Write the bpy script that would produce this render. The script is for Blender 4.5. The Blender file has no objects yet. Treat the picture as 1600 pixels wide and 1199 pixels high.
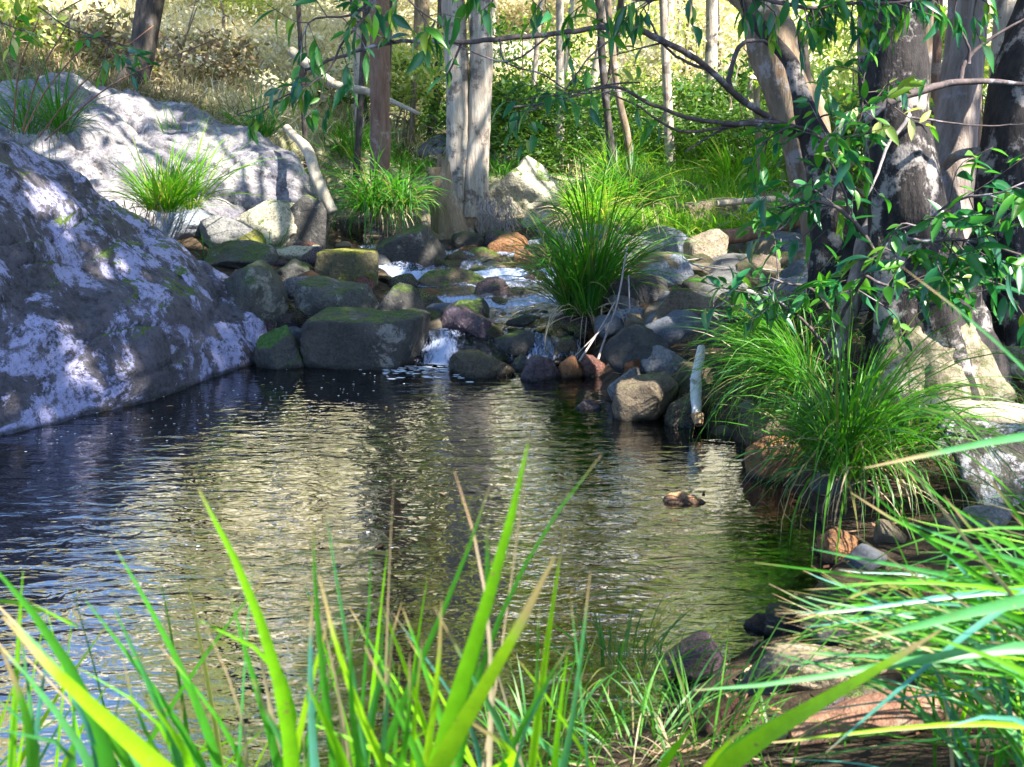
import bpy, bmesh, math, random
import numpy as np
from math import radians as R
rng = np.random.default_rng(7)
random.seed(7)
sc = bpy.context.scene
COL = sc.collection

# ------------------------------------------------------------------ camera, sky, sun, exposure
F, CX, CY, PITCH, CAMZ = 1716.0, 800.0, 599.5, R(14.0), 1.7
cd = bpy.data.cameras.new("camera"); cam = bpy.data.objects.new("camera", cd); COL.objects.link(cam)
cd.sensor_width = 36; cd.lens = 36 * F / 1600.0
cam.location = (0, 0, CAMZ); cam.rotation_euler = (R(90) - PITCH, 0, 0)
cd.clip_start = 0.05; cd.clip_end = 500
cd.dof.use_dof = True; cd.dof.focus_distance = 7.6; cd.dof.aperture_fstop = 7.5
sc.camera = cam
SUN = np.array([0.52, -0.40, 0.80]); SUN /= np.linalg.norm(SUN)
w = bpy.data.worlds.new("World"); sc.world = w; w.use_nodes = True
nt = w.node_tree; sky = nt.nodes.new('ShaderNodeTexSky'); sky.sky_type = 'NISHITA'; sky.sun_disc = False
sky.sun_elevation = math.asin(SUN[2]); sky.sun_rotation = math.atan2(SUN[0], SUN[1])
sky.ozone_density = 5.0
nt.links.new(sky.outputs[0], nt.nodes['Background'].inputs[0]); nt.nodes['Background'].inputs[1].default_value = 0.15
sl = bpy.data.lights.new("sun", 'SUN'); sl.energy = 5.0; sl.angle = R(0.53); sl.color = (1.0, 0.93, 0.80)
so = bpy.data.objects.new("sun", sl); COL.objects.link(so); so.location = (6, -5, 12)
from mathutils import Vector, Matrix, Euler
so.rotation_euler = Vector(SUN).to_track_quat('Z', 'Y').to_euler()
sc.view_settings.view_transform = 'Standard'; sc.view_settings.look = 'None'
sc.view_settings.gamma = 1; sc.view_settings.use_curve_mapping = False
sc.view_settings.exposure = 2.2
sc.cycles.max_bounces = 8; sc.cycles.transparent_max_bounces = 12; sc.cycles.caustics_reflective = False
sc.cycles.sample_clamp_indirect = 6

# ------------------------------------------------------------------ picture ray -> world point
def ray(px, py):
    a, b = (px - CX) / F, -(py - CY) / F
    d = np.array([a, math.cos(PITCH) + b * math.sin(PITCH), -math.sin(PITCH) + b * math.cos(PITCH)])
    return d
CAM = np.array([0, 0, CAMZ])
def at(px, py, Y):
    d = ray(px, py); return CAM + d * (Y / d[1])
def onz(px, py, z):
    d = ray(px, py); return CAM + d * ((z - CAMZ) / d[2])

# ------------------------------------------------------------------ numpy noise
def _h(i, j, k, s):
    n = (i * 374761393 + j * 668265263 + k * 2147483647 + s * 1274126177) & 0xffffffff
    n = ((n ^ (n >> 13)) * 1274126177) & 0xffffffff
    n = ((n ^ (n >> 16)) * 2246822519) & 0xffffffff
    return ((n ^ (n >> 15)) & 0xffff) / 32767.5 - 1
def vn(p, s=0):
    p = np.asarray(p, float); i = np.floor(p).astype(np.int64); f = p - i; u = f * f * (3 - 2 * f)
    x, y, z = i[..., 0], i[..., 1], i[..., 2]; r = 0
    for a in (0, 1):
        for b in (0, 1):
            for c in (0, 1):
                wgt = (u[..., 0] if a else 1 - u[..., 0]) * (u[..., 1] if b else 1 - u[..., 1]) * (u[..., 2] if c else 1 - u[..., 2])
                r = r + wgt * _h(x + a, y + b, z + c, s)
    return r
def fbm(p, o=4, s=0):
    r, a, q = 0, 1.0, np.asarray(p, float)
    for k in range(o):
        r = r + a * vn(q, s + k * 17); q = q * 2.03 + 5.1; a *= .5
    return r
def sst(a, b, x):
    t = np.clip((x - a) / (b - a), 0, 1); return t * t * (3 - 2 * t)

# ------------------------------------------------------------------ object helpers
def mesh_np(name, V, Fq, mats=None, smooth=False, fmat=None, uv=None):
    V = np.asarray(V, np.float32); me = bpy.data.meshes.new(name)
    Fq = np.asarray(Fq, np.int32); n, k = Fq.shape
    me.vertices.add(len(V)); me.vertices.foreach_set('co', V.ravel())
    me.loops.add(n * k); me.loops.foreach_set('vertex_index', Fq.ravel())
    me.polygons.add(n); me.polygons.foreach_set('loop_start', np.arange(0, n * k, k, dtype=np.int32))
    if smooth: me.polygons.foreach_set('use_smooth', np.ones(n, bool))
    if fmat is not None: me.polygons.foreach_set('material_index', np.asarray(fmat, np.int32))
    for m in (mats if isinstance(mats, (list, tuple)) else [mats]):
        if m: me.materials.append(m)
    me.update(calc_edges=True); return me
def obj(name, me, parent=None, **props):
    o = bpy.data.objects.new(name, me); COL.objects.link(o)
    if parent: o.parent = parent
    for k, v in props.items(): o[k] = v
    return o
def thing(name, label, cat, loc=(0, 0, 0), group=None):
    o = bpy.data.objects.new(name, None); COL.objects.link(o); o.location = loc; o.empty_display_size = .1
    o['label'] = label; o['category'] = cat
    if group: o['group'] = group
    return o

# ------------------------------------------------------------------ materials
def newmat(name):
    m = bpy.data.materials.new(name); m.use_nodes = True; m.node_tree.nodes.clear(); return m, m.node_tree
def N(nt, t, **k):
    n = nt.nodes.new(t)
    for a, b in k.items():
        if a == 'ins':
            for i, v in b.items():
                if hasattr(v, 'is_output') or hasattr(v, 'links') and not isinstance(v, (int, float)): nt.links.new(v, n.inputs[i])
                else: n.inputs[i].default_value = v
        else: setattr(n, a, b)
    return n
def c4(c): return (c[0], c[1], c[2], 1)
def noise(nt, vec, scale, detail=4, rough=.6, dist=0):
    return N(nt, 'ShaderNodeTexNoise', ins={'Vector': vec, 'Scale': scale, 'Detail': detail, 'Roughness': rough, 'Distortion': dist}).outputs[0]
def ramp(nt, fac, stops, interp='LINEAR'):
    n = N(nt, 'ShaderNodeValToRGB', ins={0: fac}); cr = n.color_ramp; cr.interpolation = interp
    while len(cr.elements) < len(stops): cr.elements.new(.5)
    for e, (p, c) in zip(cr.elements, stops): e.position = p; e.color = c4(c) if not isinstance(c, (int, float)) else (c, c, c, 1)
    return n.outputs[0]
def mixc(nt, fac, a, b, bt='MIX'):
    n = nt.nodes.new('ShaderNodeMix'); n.data_type = 'RGBA'; n.blend_type = bt
    for i, v in ((0, fac), (6, a), (7, b)):
        if isinstance(v, (tuple, list)): n.inputs[i].default_value = c4(v)
        elif isinstance(v, (int, float)): n.inputs[i].default_value = v
        else: nt.links.new(v, n.inputs[i])
    return n.outputs[2]
def math_(nt, op, a, b=0, cl=False):
    n = nt.nodes.new('ShaderNodeMath'); n.operation = op; n.use_clamp = cl
    for i, v in ((0, a), (1, b)):
        if isinstance(v, (int, float)): n.inputs[i].default_value = v
        else: nt.links.new(v, n.inputs[i])
    return n.outputs[0]
def finish(m, nt, col, rough=.8, bumps=(), spec=.4, transl=None, normal=None):
    p = N(nt, 'ShaderNodeBsdfPrincipled')
    for key, v in (('Base Color', col), ('Roughness', rough), ('Specular IOR Level', spec)):
        if isinstance(v, (tuple, list)): p.inputs[key].default_value = c4(v)
        elif isinstance(v, (int, float)): p.inputs[key].default_value = v
        else: nt.links.new(v, p.inputs[key])
    prev = None
    for h, dist, st in bumps:
        b = N(nt, 'ShaderNodeBump', ins={'Height': h, 'Distance': dist, 'Strength': st})
        if prev: nt.links.new(prev, b.inputs['Normal'])
        prev = b.outputs[0]
    if prev: nt.links.new(prev, p.inputs['Normal'])
    out = N(nt, 'ShaderNodeOutputMaterial'); sh = p.outputs[0]
    if transl:
        fac, tc = transl; t = N(nt, 'ShaderNodeBsdfTranslucent')
        if isinstance(tc, tuple): t.inputs[0].default_value = c4(tc)
        else: nt.links.new(tc, t.inputs[0])
        mx = N(nt, 'ShaderNodeMixShader'); mx.inputs[0].default_value = fac
        nt.links.new(sh, mx.inputs[1]); nt.links.new(t.outputs[0], mx.inputs[2]); sh = mx.outputs[0]
    nt.links.new(sh, out.inputs[0]); return m

def rock_mat(name, a, b, lichen=(.42, .42, .46), la=.3, moss=0, mosscol=(.06, .10, .012), wet=False, dark=(.02, .02, .022), da=.35, sc_=1.0):
    k_ = 1.0 if name in ('rock_pale', 'slab_pale', 'boulder_lichen', 'rock_grey', 'rock_bluegrey', 'rock_tan', 'rock_brown') else .72
    a = tuple(x * k_ for x in a); b = tuple(x * k_ for x in b)
    m, nt = newmat(name); tc = N(nt, 'ShaderNodeTexCoord').outputs['Object']
    rnd = N(nt, 'ShaderNodeObjectInfo').outputs['Random']
    vec = N(nt, 'ShaderNodeVectorMath', operation='ADD', ins={0: tc, 1: rnd}).outputs[0]
    n1 = noise(nt, vec, 3.2 * sc_, 6, .65); n2 = noise(nt, vec, 14 * sc_, 6, .7); n3 = noise(nt, vec, 60 * sc_, 4, .7)
    col = mixc(nt, ramp(nt, n1, [(.38, 0.), (.62, 1.)]), a, b)
    col = mixc(nt, ramp(nt, n2, [(.5 - .0, 0.), (.66, da)]), col, dark)
    col = mixc(nt, ramp(nt, n3, [(.42, .0), (.62, .6)]), col, tuple(min(1, x * 2.4) for x in a))
    col = mixc(nt, ramp(nt, noise(nt, vec, 34 * sc_, 6, .8), [(.36, .75), (.48, .0)]), col, dark)
    nl = noise(nt, vec, 4.5 * sc_, 9, .72, .4)
    lf = ramp(nt, nl, [(.63 - .2 * la, 0.), (.67 - .2 * la, 1.)])
    lf = math_(nt, 'MULTIPLY', lf, ramp(nt, noise(nt, vec, 26 * sc_, 7, .85), [(.42, .08), (.50, .95)]))
    col = mixc(nt, math_(nt, 'MULTIPLY', lf, min(1, la * 2.2)), col, lichen)
    if moss:
        g = N(nt, 'ShaderNodeNewGeometry').outputs['Normal']
        z = N(nt, 'ShaderNodeSeparateXYZ', ins={0: g}).outputs[2]
        mf = math_(nt, 'ADD', z, math_(nt, 'MULTIPLY', math_(nt, 'SUBTRACT', noise(nt, vec, 5 * sc_, 6, .7), .5), 3.6))
        mf = ramp(nt, mf, [(1.02 - moss * .75, 0.), (1.4 - moss * .75, 1.)])
        mf = math_(nt, 'MULTIPLY', mf, ramp(nt, noise(nt, vec, 34 * sc_, 5, .8), [(.36, .35), (.5, 1.)]))
        mcol = mixc(nt, ramp(nt, noise(nt, vec, 45, 5, .8), [(.35, 0.), (.65, 1.)]), tuple(x * .5 for x in mosscol), tuple(x * 1.9 for x in mosscol))
        col = mixc(nt, mf, col, mcol)
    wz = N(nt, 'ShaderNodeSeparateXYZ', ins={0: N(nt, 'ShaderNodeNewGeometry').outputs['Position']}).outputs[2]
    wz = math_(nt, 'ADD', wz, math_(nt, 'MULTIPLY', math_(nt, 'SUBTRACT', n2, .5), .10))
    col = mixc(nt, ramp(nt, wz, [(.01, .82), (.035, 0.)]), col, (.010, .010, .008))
    rgh = ramp(nt, n2, [(.3, .12), (.7, .4)]) if wet else ramp(nt, n2, [(.3, .6), (.7, .9)])
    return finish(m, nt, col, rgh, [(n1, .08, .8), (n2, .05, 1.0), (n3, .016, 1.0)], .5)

M = {}
M['big'] = rock_mat('boulder_lichen', (.04, .038, .05), (.13, .115, .15), (.38, .38, .62), .70, .08, da=.95, dark=(.010, .010, .010), sc_=.62)
M['grey'] = rock_mat('rock_grey', (.13, .13, .135), (.24, .23, .22), (.42, .42, .44), .3, 0)
M['bluegrey'] = rock_mat('rock_bluegrey', (.15, .17, .21), (.26, .28, .31), (.40, .42, .5), .35, 0)
M['pale'] = rock_mat('rock_pale', (.33, .30, .22), (.42, .39, .30), (.5, .48, .38), .5, .12, da=.3)
M['slab'] = rock_mat('slab_pale', (.10, .095, .12), (.26, .24, .23), (.42, .40, .39), .45, .0, da=.7, sc_=.6)
M['mossy'] = rock_mat('rock_mossy', (.07, .072, .065), (.16, .15, .135), (.32, .32, .28), .35, .5, (.045, .075, .012))
M['mossgreen'] = rock_mat('rock_bright_moss', (.06, .06, .06), (.12, .12, .11), (.3, .3, .28), .2, 1.05, (.05, .13, .012))
M['mossyellow'] = rock_mat('rock_yellow_moss', (.09, .08, .04), (.16, .14, .06), (.3, .3, .2), .2, 1.0, (.15, .15, .01))
M['dark'] = rock_mat('rock_dark', (.045, .042, .04), (.12, .112, .10), (.30, .29, .27), .35, .22, da=.7)
M['brown'] = rock_mat('rock_brown', (.10, .075, .05), (.20, .155, .10), (.32, .28, .2), .25, .12)
M['tan'] = rock_mat('rock_tan', (.22, .175, .12), (.33, .27, .19), (.4, .36, .28), .35, 0)
M['orange'] = rock_mat('rock_orange', (.26, .11, .04), (.32, .17, .08), (.3, .25, .2), .2, 0, wet=False)
M['tan_orange'] = rock_mat('rock_tan_orange', (.55, .27, .13), (.6, .35, .2), (.5, .4, .3), .2, 0, da=.15)
M['red'] = rock_mat('rock_red', (.16, .065, .05), (.22, .11, .09), (.3, .2, .2), .2, 0, wet=True)
M['purple'] = rock_mat('rock_purple', (.085, .055, .075), (.16, .11, .13), (.26, .22, .3), .25, 0, wet=True)
M['wet'] = rock_mat('rock_wet', (.03, .03, .04), (.08, .075, .085), (.2, .2, .24), .2, .1, wet=True)
M['wetbrown'] = rock_mat('rock_wet_brown', (.06, .045, .025), (.13, .10, .055), (.2, .18, .12), .25, .2, wet=True)
M['speckle'] = rock_mat('rock_speckled', (.05, .045, .04), (.16, .14, .11), (.48, .48, .52), .75, .1, da=.8, sc_=1.2)

def bark_mat(name, a, b, c=(.4, .38, .36), ca=.2, stretch=.16, fib=1.0, moss=0):
    m, nt = newmat(name); tc = N(nt, 'ShaderNodeTexCoord').outputs['Object']
    mp = N(nt, 'ShaderNodeMapping', ins={0: tc}); mp.inputs['Scale'].default_value = (1, 1, stretch)
    v = mp.outputs[0]
    n1 = noise(nt, v, 22, 6, .7); n2 = noise(nt, tc, 5, 7, .7); n3 = noise(nt, v, 80, 4, .7)
    col = mixc(nt, ramp(nt, n1, [(.35, 0.), (.65, 1.)]), a, b)
    col = mixc(nt, math_(nt, 'MULTIPLY', ramp(nt, n2, [(.62 - .2 * ca, 0.), (.68 - .2 * ca, 1.)]), min(1, ca * 2)), col, c)
    if moss:
        col = mixc(nt, ramp(nt, noise(nt, tc, 26, 6, .8), [(.45, 0.), (.6, moss)]), col, (.07, .085, .03))
    return finish(m, nt, col, .85, [(n1, .02 * fib, .8), (n3, .006 * fib, .8), (n2, .015, .4)], .25)
M['bark_red'] = bark_mat('bark_reddish', (.13, .07, .05), (.24, .15, .11), (.34, .27, .23), .3)
M['bark_pale'] = bark_mat('bark_pale', (.26, .21, .17), (.48, .43, .37), (.13, .105, .095), .45, .12, 1.6)
M['bark_brown'] = bark_mat('bark_brown', (.13, .09, .06), (.26, .20, .14), (.33, .31, .33), .35)
M['bark_black'] = bark_mat('bark_charred', (.010, .010, .012), (.045, .038, .038), (.30, .27, .26), .42, .35)
M['bark_fibre'] = bark_mat('bark_fibrous', (.17, .13, .11), (.34, .29, .27), (.38, .36, .42), .3, .06, 1.6)
M['bark_moss'] = bark_mat('bark_mossy_base', (.17, .14, .10), (.33, .28, .21), (.4, .36, .3), .4, .6, 1.5, .8)
M['bark_dark'] = bark_mat('bark_dark', (.035, .03, .028), (.09, .075, .065), (.16, .15, .16), .3)
M['twig'] = bark_mat('twig_bark', (.05, .04, .045), (.13, .10, .10), (.32, .30, .36), .35, .5, .3)
M['twig_pale'] = bark_mat('pale_twig', (.24, .21, .20), (.38, .34, .34), (.2, .17, .17), .3, .5, .3)
M['log_white'] = bark_mat('white_log', (.5, .48, .46), (.66, .64, .62), (.2, .18, .15), .2, 1, .4)
M['log_red'] = bark_mat('red_log', (.15, .07, .045), (.27, .15, .10), (.35, .28, .22), .3, .1)
M['log_pale'] = bark_mat('pale_log', (.30, .25, .19), (.44, .38, .30), (.2, .17, .13), .25, .3)
M['heartwood'] = bark_mat('broken_wood', (.30, .17, .08), (.42, .28, .16), (.1, .06, .04), .4, .3)

def leaf_mat(name, stops, transl=.45, rough=.4, spec=.5, tgain=1.6):
    m, nt = newmat(name)
    gi = N(nt, 'ShaderNodeNewGeometry').outputs['Random Per Island']; oi = N(nt, 'ShaderNodeObjectInfo').outputs['Random']
    f = math_(nt, 'FRACT', math_(nt, 'ADD', gi, oi))
    col = ramp(nt, f, stops)
    if 'blade' in name:
        al = N(nt, 'ShaderNodeAttribute', attribute_name='along').outputs['Fac']; ac = N(nt, 'ShaderNodeAttribute', attribute_name='across').outputs['Fac']
        st = math_(nt, 'SINE', math_(nt, 'MULTIPLY', ac, 75)); tcn = N(nt, 'ShaderNodeTexCoord').outputs['Object']
        col = mixc(nt, math_(nt, 'MULTIPLY', math_(nt, 'ADD', st, 1), .10), col, tuple(0 for _ in range(3)))
        col = mixc(nt, ramp(nt, noise(nt, tcn, 28, 4, .7), [(.35, .3), (.6, 0.)]), col, (.05, .14, .01))
        al2 = math_(nt, 'ADD', al, math_(nt, 'MULTIPLY', math_(nt, 'SUBTRACT', f, .5), .12))
        col = mixc(nt, ramp(nt, al2, [(.945, 0.), (.99, .85)]), col, (.42, .28, .16))
        col = mixc(nt, ramp(nt, noise(nt, tcn, 90, 2, .5), [(.70, 0.), (.73, .8)]), col, (.22, .15, .06))
    tcol = mixc(nt, 1.0, col, (tgain, tgain * 1.05, tgain * .5), 'MULTIPLY')
    return finish(m, nt, col, rough, (), spec, (transl, tcol))
M['blade'] = leaf_mat('lomandra_blade', [(0, (.03, .13, .012)), (.35, (.05, .21, .015)), (.6, (.09, .29, .015)), (.85, (.035, .17, .05)), (.93, (.22, .22, .07)), (1, (.36, .29, .17))], .45, .45, .4)
M['blade_bright'] = leaf_mat('sunny_blade', [(0, (.16, .46, .01)), (.5, (.22, .54, .01)), (1, (.32, .56, .015))], .5, .45, .35)
M['blade_green'] = leaf_mat('green_blade', [(0, (.05, .27, .025)), (1, (.09, .34, .025))], .45, .4, .4)
M['blade_teal'] = leaf_mat('sky_sheen_blade', [(0, (.06, .29, .08)), (1, (.10, .34, .13))], .4, .4, .4, 1.3)  # teal base colour paints the sky's blue sheen on glossy blades
M['blade_blue'] = leaf_mat('bluish_blade', [(0, (.06, .26, .20)), (1, (.09, .30, .25))], .25, .38, .5, 1.1)  # stronger sky-blue sheen put into the base colour
M['blade_straw'] = leaf_mat('straw_blade', [(0, (.34, .25, .16)), (1, (.48, .38, .28))], .3, .5)
M['tuft_lime'] = leaf_mat('lime_tuft', [(0, (.07, .22, .012)), (.5, (.12, .31, .015)), (.85, (.20, .34, .03)), (1, (.40, .36, .12))], .5, .5, .35)
M['leaf_dark'] = leaf_mat('glossy_leaf', [(0, (.012, .10, .05)), (.5, (.02, .15, .045)), (1, (.06, .24, .02))], 0.35, .36, .7)
M['leaf_fresh'] = leaf_mat('fresh_leaf', [(0, (.03, .16, .02)), (.6, (.08, .26, .02)), (1, (.20, .30, .04))], .45, .4, .6)
M['leaf_mid'] = leaf_mat('canopy_leaf', [(0, (.03, .09, .015)), (.6, (.06, .14, .02)), (1, (.12, .20, .03))], .45)
M['leaf_lime'] = leaf_mat('sunny_leaf', [(0, (.12, .22, .03)), (.5, (.34, .40, .10)), (1, (.62, .60, .34))], .5)
M['leaf_straw'] = leaf_mat('dry_leaf', [(0, (.42, .35, .24)), (.5, (.60, .53, .39)), (1, (.74, .69, .56))], .35, .7, .2, 1.1)
M['leaf_litter'] = leaf_mat('litter_leaf', [(0, (.10, .05, .03)), (.5, (.22, .12, .07)), (1, (.36, .26, .18))], .1, .7, .2, 1.0)

M['dry_brown'] = leaf_mat('dry_brown_blade', [(0, (.16, .10, .08)), (.4, (.34, .24, .17)), (.8, (.52, .42, .29)), (1, (.22, .24, .06))], .3, .7, .2, 1.1)
# ground
m, nt = newmat('bank_soil'); tc = N(nt, 'ShaderNodeTexCoord').outputs['Object']
n1 = noise(nt, tc, .45, 6, .6); n2 = noise(nt, tc, 9, 7, .75); n3 = noise(nt, tc, 60, 4, .7)
xyz = N(nt, 'ShaderNodeSeparateXYZ', ins={0: tc})
dryf = math_(nt, 'MULTIPLY', ramp(nt, math_(nt, 'DIVIDE', xyz.outputs[1], 30), [(.36, 0.), (.5, 1.)]), 1)
soil = mixc(nt, ramp(nt, n2, [(.35, 0.), (.65, 1.)]), (.02, .015, .011), (.085, .06, .04))
dry = mixc(nt, ramp(nt, n2, [(.35, 0.), (.62, 1.)]), (.38, .31, .21), (.68, .61, .48))
dry = mixc(nt, ramp(nt, n1, [(.45, 0.), (.58, .6)]), dry, (.13, .17, .06))
col = mixc(nt, dryf, soil, dry)
col = mixc(nt, ramp(nt, math_(nt, 'MULTIPLY', xyz.outputs[2], -4), [(0., 0.), (.25, 1.)]), col, (.016, .014, .009))
M['ground'] = finish(m, nt, col, .95, [(n2, .04, .7), (n3, .01, .7)], .15)

# pool water: clear surface, rippled, over a dark bed
def water_mat(name, foam=False):
    m, nt = newmat(name); tc = N(nt, 'ShaderNodeTexCoord').outputs['Object']
    mp = N(nt, 'ShaderNodeMapping', ins={0: tc}); mp.inputs['Scale'].default_value = (1.5, 4.2, 1) if not foam else (7, 3, 3)
    mp.inputs['Rotation'].default_value = (0, 0, R(4))
    a = noise(nt, mp.outputs[0], 2.6, 3, .55, .6)
    mp2 = N(nt, 'ShaderNodeMapping', ins={0: tc}); mp2.inputs['Scale'].default_value = (1.0, 2.0, 1); mp2.inputs['Rotation'].default_value = (0, 0, R(-10))
    b = noise(nt, mp2.outputs[0], 9.0, 2, .5, .4)
    c = noise(nt, tc, .7, 2, .5)
    bm = N(nt, 'ShaderNodeBump', ins={'Height': a, 'Distance': .014 if not foam else .05, 'Strength': .55})
    bm2 = N(nt, 'ShaderNodeBump', ins={'Height': b, 'Distance': .006, 'Strength': .6, 'Normal': bm.outputs[0]})
    amp = ramp(nt, c, [(.38, .15), (.58, 1.)]); nt.links.new(amp, bm.inputs['Strength'])
    if foam: bm.inputs['Strength'].default_value = .8
    fr = N(nt, 'ShaderNodeFresnel', ins={'IOR': 3.9 if not foam else 1.5, 'Normal': bm2.outputs[0]})
    gl = N(nt, 'ShaderNodeBsdfGlossy', ins={'Roughness': .015, 'Normal': bm2.outputs[0]}); gl.inputs[0].default_value = (1, 1, 1, 1)
    tr = N(nt, 'ShaderNodeBsdfTransparent'); tr.inputs[0].default_value = (.42, .44, .30, 1) if not foam else (.30, .36, .62, 1)
    mx = N(nt, 'ShaderNodeMixShader', ins={0: fr.outputs[0], 1: tr.outputs[0], 2: gl.outputs[0]}); sh = mx.outputs[0]
    if foam:
        fm = N(nt, 'ShaderNodeMapping', ins={0: tc}); fm.inputs['Scale'].default_value = (2.6, .9, 1)
        g = N(nt, 'ShaderNodeNewGeometry').outputs['True Normal']; z = N(nt, 'ShaderNodeSeparateXYZ', ins={0: g}).outputs[2]
        att = N(nt, 'ShaderNodeAttribute', attribute_name='foam').outputs['Fac']
        nn = noise(nt, fm.outputs[0], 13, 7, .85, .8)
        nn = math_(nt, 'ADD', math_(nt, 'MULTIPLY', math_(nt, 'SUBTRACT', nn, .5), 1.7), .5)
        ff = math_(nt, 'ADD', nn, math_(nt, 'MULTIPLY', att, .30))
        ff = ramp(nt, ff, [(.64, 0.), (.95, .9)])
        d = N(nt, 'ShaderNodeBsdfDiffuse'); d.inputs[0].default_value = (.40, .47, .68, 1)
        mf = N(nt, 'ShaderNodeMixShader', ins={0: ff, 1: sh, 2: d.outputs[0]}); sh = mf.outputs[0]
    out = N(nt, 'ShaderNodeOutputMaterial'); nt.links.new(sh, out.inputs[0]); return m
M['water'] = water_mat('pool_water'); M['stream'] = water_mat('stream_water', True)
m, nt = newmat('foam'); M['foam'] = finish(m, nt, (.7, .74, .82), .5)

# ------------------------------------------------------------------ terrain
POOL = np.array([(-6, 4.2), (-4.2, 4.9), (-2.9, 5.9), (-2.3, 6.7), (-1.9, 7.45), (-1.2, 7.5), (-.5, 7.45), (0, 7.3), (.4, 6.95), (.6, 6.3), (1.2, 5.7),
                 (1.3, 4.9), (1.32, 4.2), (1.08, 3.55), (.62, 3.1), (.2, 2.6), (-.6, 2.1), (-2, 1.9), (-6, 2.0)])
CH = np.array([(-.25, 7.0), (-.2, 7.9), (-.15, 8.8), (-.32, 10.0), (-.75, 11.0), (-1.75, 12.0), (-2.1, 14.0)])
def segdist(x, y, P, closed):
    d = np.full(np.shape(x), 1e9); n = len(P)
    for i in range(n if closed else n - 1):
        a, b = P[i], P[(i + 1) % n]; ab = b - a
        t = np.clip(((x - a[0]) * ab[0] + (y - a[1]) * ab[1]) / (ab @ ab), 0, 1)
        d = np.minimum(d, np.hypot(x - a[0] - t * ab[0], y - a[1] - t * ab[1]))
    return d
def inpoly(x, y, P):
    c = np.zeros(np.shape(x), bool); n = len(P)
    for i in range(n):
        (x1, y1), (x2, y2) = P[i], P[(i + 1) % n]
        if y1 == y2: continue
        c ^= ((y1 > y) != (y2 > y)) & (x < (x2 - x1) * (y - y1) / (y2 - y1) + x1)
    return c
def zstream(y):
    return np.interp(y, [7.0, 7.35, 7.45, 7.62, 8.3, 8.45, 9.3, 9.45, 10.3, 10.5, 12, 14], [-.03, -.01, .02, .19, .22, .27, .29, .36, .38, .43, .5, .62])
def terr(x, y, fine=True):
    x = np.asarray(x, float); y = np.asarray(y, float)
    d = segdist(x, y, POOL, True); ins = inpoly(x, y, POOL)
    z = .46 * (1 - np.exp(-d / .9)) + .015
    z = z + .10 * np.clip(y - 10.5, 0, 8) + .30 * np.clip(y - 18.5, 0, 60) + .12 * np.clip(y - 26, 0, 60)
    z = z + sst(8.8, 12.4, y) * np.interp(x, [-9, -5.5, -4, -2.2, -1.4], [1.5, 1.35, 1.05, .35, 0])
    z = z + sst(2.3, 4, y) * np.clip(x - 2.2, 0, 12) * .12 + np.clip(-4 - x, 0, 20) * .12 * sst(6, 9, y)
    z = z + np.clip(np.abs(x) - 8, 0, 60) * .22
    dc = segdist(x, y, CH, False); wch = .55
    k = 1 - sst(wch, wch + .5, dc)
    z = z * (1 - k) + (zstream(y) - .07) * k
    z = np.where(ins, np.maximum(-.42, -.75 * d) - .02, z)
    P = np.stack([x, y, x * 0], -1)
    z = z + .05 * fbm(P * .9, 3, 3) * np.where(ins, .3, 1) + (.025 * fbm(P * 4, 3, 5) if fine else 0)
    return z
def tz(x, y): return float(terr(np.array([x]), np.array([y]))[0])
_tt = np.concatenate([np.linspace(1.2, 16, 600), np.linspace(16, 60, 300)])
def hit(px, py):
    d = ray(px, py); P = CAM + _tt[:, None] * d; z = terr(P[:, 0], P[:, 1]); k = np.argmax(P[:, 2] <= np.maximum(z, -.0))
    if P[k, 2] > max(z[k], 0): k = len(_tt) - 1
    return P[k]
def grid(xs, ys):
    X, Y = np.meshgrid(xs, ys); nx, ny = len(xs), len(ys)
    i = np.arange(nx * ny).reshape(ny, nx)
    Q = np.stack([i[:-1, :-1], i[:-1, 1:], i[1:, 1:], i[1:, :-1]], -1).reshape(-1, 4)
    return X.ravel(), Y.ravel(), Q
xs = np.concatenate([np.linspace(-60, -7, 40)[:-1], np.linspace(-7, 7, 260), np.linspace(7, 60, 40)[1:]])
ys = np.concatenate([np.linspace(-40, .5, 30)[:-1], np.linspace(.5, 16, 300), np.linspace(16, 75, 90)[1:]])
X, Y, Q = grid(xs, ys)
g = obj('terrain', mesh_np('terrain', np.stack([X, Y, terr(X, Y)], -1), Q, M['ground'], True)); g['kind'] = 'structure'
X, Y, Q = grid(np.linspace(-6.2, 2.2, 50), np.linspace(1.2, 7.55, 50))
g = obj('pool_water', mesh_np('pool_water', np.stack([X, Y, X * 0], -1), Q, M['water'], True)); g['kind'] = 'structure'
# stream sheet
X, Y, Q = grid(np.linspace(-3.2, 1.2, 130), np.linspace(7.2, 13.8, 260))
wob = .28 * fbm(np.stack([X * 1.6, Y * .7, X * 0], -1), 3, 8)
Z = zstream(Y + wob) + .022 * fbm(np.stack([X * 5, Y * 4, X * 0], -1), 4, 9)
keep = (segdist(X, Y, CH, False) < .95) & ((Y > 8.3) | (X > -.68) & (X < .55)) & (Y > 7.3)
Q = Q[keep[Q].all(1)]
me = mesh_np('stream', np.stack([X, Y, Z], -1), Q, M['stream'], True)
fo = (np.abs(zstream(Y + wob + .05) - zstream(Y + wob - .05)) > .018) * 1.0
for k in range(12): pass
fo = fo * .8 + .12 + .5 * ((Y < 7.5) | ((Y > 7.9) & (Y < 8.6)) | ((Y > 9.0) & (Y < 9.8)))
fo = np.where(Y < 7.85, fo * (1.1 * np.exp(-((X + .50) / .13) ** 2) + .5 * np.exp(-((X - .12) / .15) ** 2)) - .35 * (np.abs(X + .50) > .3) * (np.abs(X - .12) > .3), fo)
at_ = me.attributes.new('foam', 'FLOAT', 'POINT'); at_.data.foreach_set('value', fo.astype(np.float32))
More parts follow.
